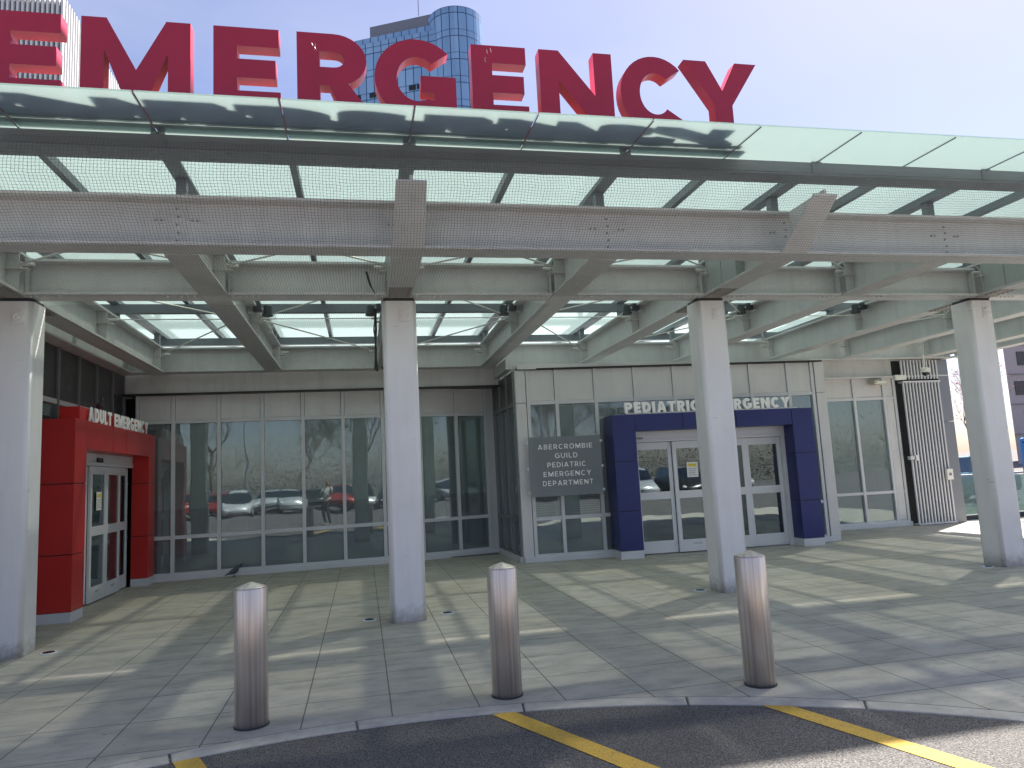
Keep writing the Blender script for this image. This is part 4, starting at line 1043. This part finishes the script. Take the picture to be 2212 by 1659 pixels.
# ------------------------------------------------------------------ pigeons
def pigeon(x, y, z, rz, label):
    T = Matrix.Translation((x, y, z)) @ Matrix.Rotation(rz, 4, 'Z')
    t = thing('pigeon', label, 'bird', (x, y, z), 'pigeons by the entrance')
    b = MB(T); secs = [(-.17, .055, .012, .008), (-.10, .075, .028, .018), (-.04, .10, .05, .042), (.02, .115, .056, .05), (.07, .135, .042, .045), (.10, .165, .024, .028), (.115, .19, .022, .024), (.135, .20, .018, .018), (.15, .198, .006, .006), (.17, .192, .002, .003)]
    vs, fs = [], []; n = 10
    for X, zc, ry, rz_ in secs:
        for k in range(n): vs.append((X, ry*math.cos(2*math.pi*k/n), zc+rz_*math.sin(2*math.pi*k/n)))
    for i in range(len(secs)-1):
        for k in range(n): fs.append((i*n+k, i*n+(k+1) % n, (i+1)*n+(k+1) % n, (i+1)*n+k))
    fs += [tuple(range(n)), tuple(range((len(secs)-1)*n, len(secs)*n))]
    for s in (-1, 1):
        i = len(vs)
        m_ = [(.01, s*.022, .07), (.01, s*.022, .0)]
        b.tube(m_[0], m_[1], .004, n=5); b.tube((.0, s*.022, .003), (.04, s*.028, .003), .003, n=5)
    b._add(vs, fs); b.build('body', 'pigeon', t, smooth=True)
pigeon(-2.35, 14.28, 0, R(40), 'dark pigeon on the paving at the foot of the window wall')
pigeon(-3.85, 11.85, 2.83, R(-60), 'dark pigeon perched on top of the ADULT EMERGENCY sign')

# ------------------------------------------------------------------ the photographer (seen only mirrored in the glass)
def skin(name, edges, mat, parent, sub=2, off=(0, 0, 0)):
    pts, rad, idx, ed = [], [], {}, []
    for chain in edges:
        prev = None
        for p, r in chain:
            key = tuple(round(c, 4) for c in p)
            if key not in idx: idx[key] = len(pts); pts.append(Vector(p)+Vector(off)-wloc(parent)); rad.append(r)
            if prev is not None and prev != idx[key]: ed.append((prev, idx[key]))
            prev = idx[key]
    me = bpy.data.meshes.new(name); me.from_pydata(pts, ed, []); me.materials.append(MAT[mat])
    o = bpy.data.objects.new(name, me); C.objects.link(o); o.parent = parent
    o.modifiers.new('skin', 'SKIN'); 
    me.skin_vertices  # created by modifier layer
    for v, r in zip(me.skin_vertices[0].data, rad): v.radius = (r, r) if not isinstance(r, tuple) else r
    me.skin_vertices[0].data[0].use_root = True
    s = o.modifiers.new('sub', 'SUBSURF'); s.levels = sub; s.render_levels = sub
    for f in me.polygons: f.use_smooth = True
    return o
def photographer():
    t = thing('person', 'person in grey shirt and dark trousers holding up a phone, mirrored in the window wall', 'person', (0, -.42, -.022))
    ox, oy = 0, -.42
    P = lambda x, y, z: (x+ox, y+oy, z-.022)
    pel, ch, nk = P(0, 0, .98), P(0, .0, 1.28), P(0, .0, 1.50)
    body = [[(pel, .13), (P(0, 0, 1.13), .12), (ch, .14), (P(0, 0, 1.42), .11), (nk, .055), (P(0, .015, 1.57), .055), (P(0, .02, 1.65), .095), (P(0, .015, 1.74), .085)]]
    for s in (-1, 1):
        body.append([(P(0, 0, 1.42), .11), (P(s*.17, 0, 1.42), .06), (P(s*.24, .10, 1.20), .045), (P(s*.15, .30, 1.42), .035), (P(s*.085, .335, 1.50), .026), (P(s*.07, .345, 1.55), .026)])
        body.append([(pel, .13), (P(s*.09, 0, .90), .09), (P(s*.10, .0, .50), .06), (P(s*.10, -.01, .12), .04), (P(s*.10, .0, .05), .038), (P(s*.11, .13, .03), .03)])
    bo = skin('body', body, 'skin_tone', t)
    sh = [[(P(0, 0, .97), .16), (P(0, 0, 1.12), .145), (ch, .165), (P(0, 0, 1.43), .12)]]
    for s in (-1, 1): sh.append([(P(0, 0, 1.43), .12), (P(s*.17, 0, 1.43), .08), (P(s*.225, .06, 1.28), .068)])
    skin('shirt', sh, 'shirt', t)
    tr_ = []
    for s in (-1, 1): tr_.append([(P(0, 0, .97), .145), (P(s*.09, 0, .88), .105), (P(s*.10, 0, .50), .08), (P(s*.10, 0, .10), .06)])
    skin('trousers', tr_, 'trousers', t)
    MB().ell(P(0, .01, 1.73), (.092, .105, .07)).build('cap', 'cap_red', t, smooth=True)
    for s in (-1, 1):
        for k in range(4):
            skin('finger', [[(P(s*.075, .345, 1.545+.02*k), .009), (P(s*.070, .372, 1.548+.02*k), .008), (P(s*.055, .380, 1.55+.02*k), .007)]], 'skin_tone', t, 1)
        skin('thumb', [[(P(s*.075, .335, 1.53), .011), (P(s*.055, .33, 1.55), .010), (P(s*.045, .335, 1.575), .008)]], 'skin_tone', t, 1)
    b = MB(); b.box(-.075, .075, -.075, -.067, 1.565-.02, 1.64-.02); tag(b.build('phone', 'black'), 'black phone held up by the photographer', 'phone')
try: photographer()
except Exception as ex: print('photographer failed', ex)
for o in list(bpy.data.objects):
    if o.name == 'tmp': bpy.data.objects.remove(o)
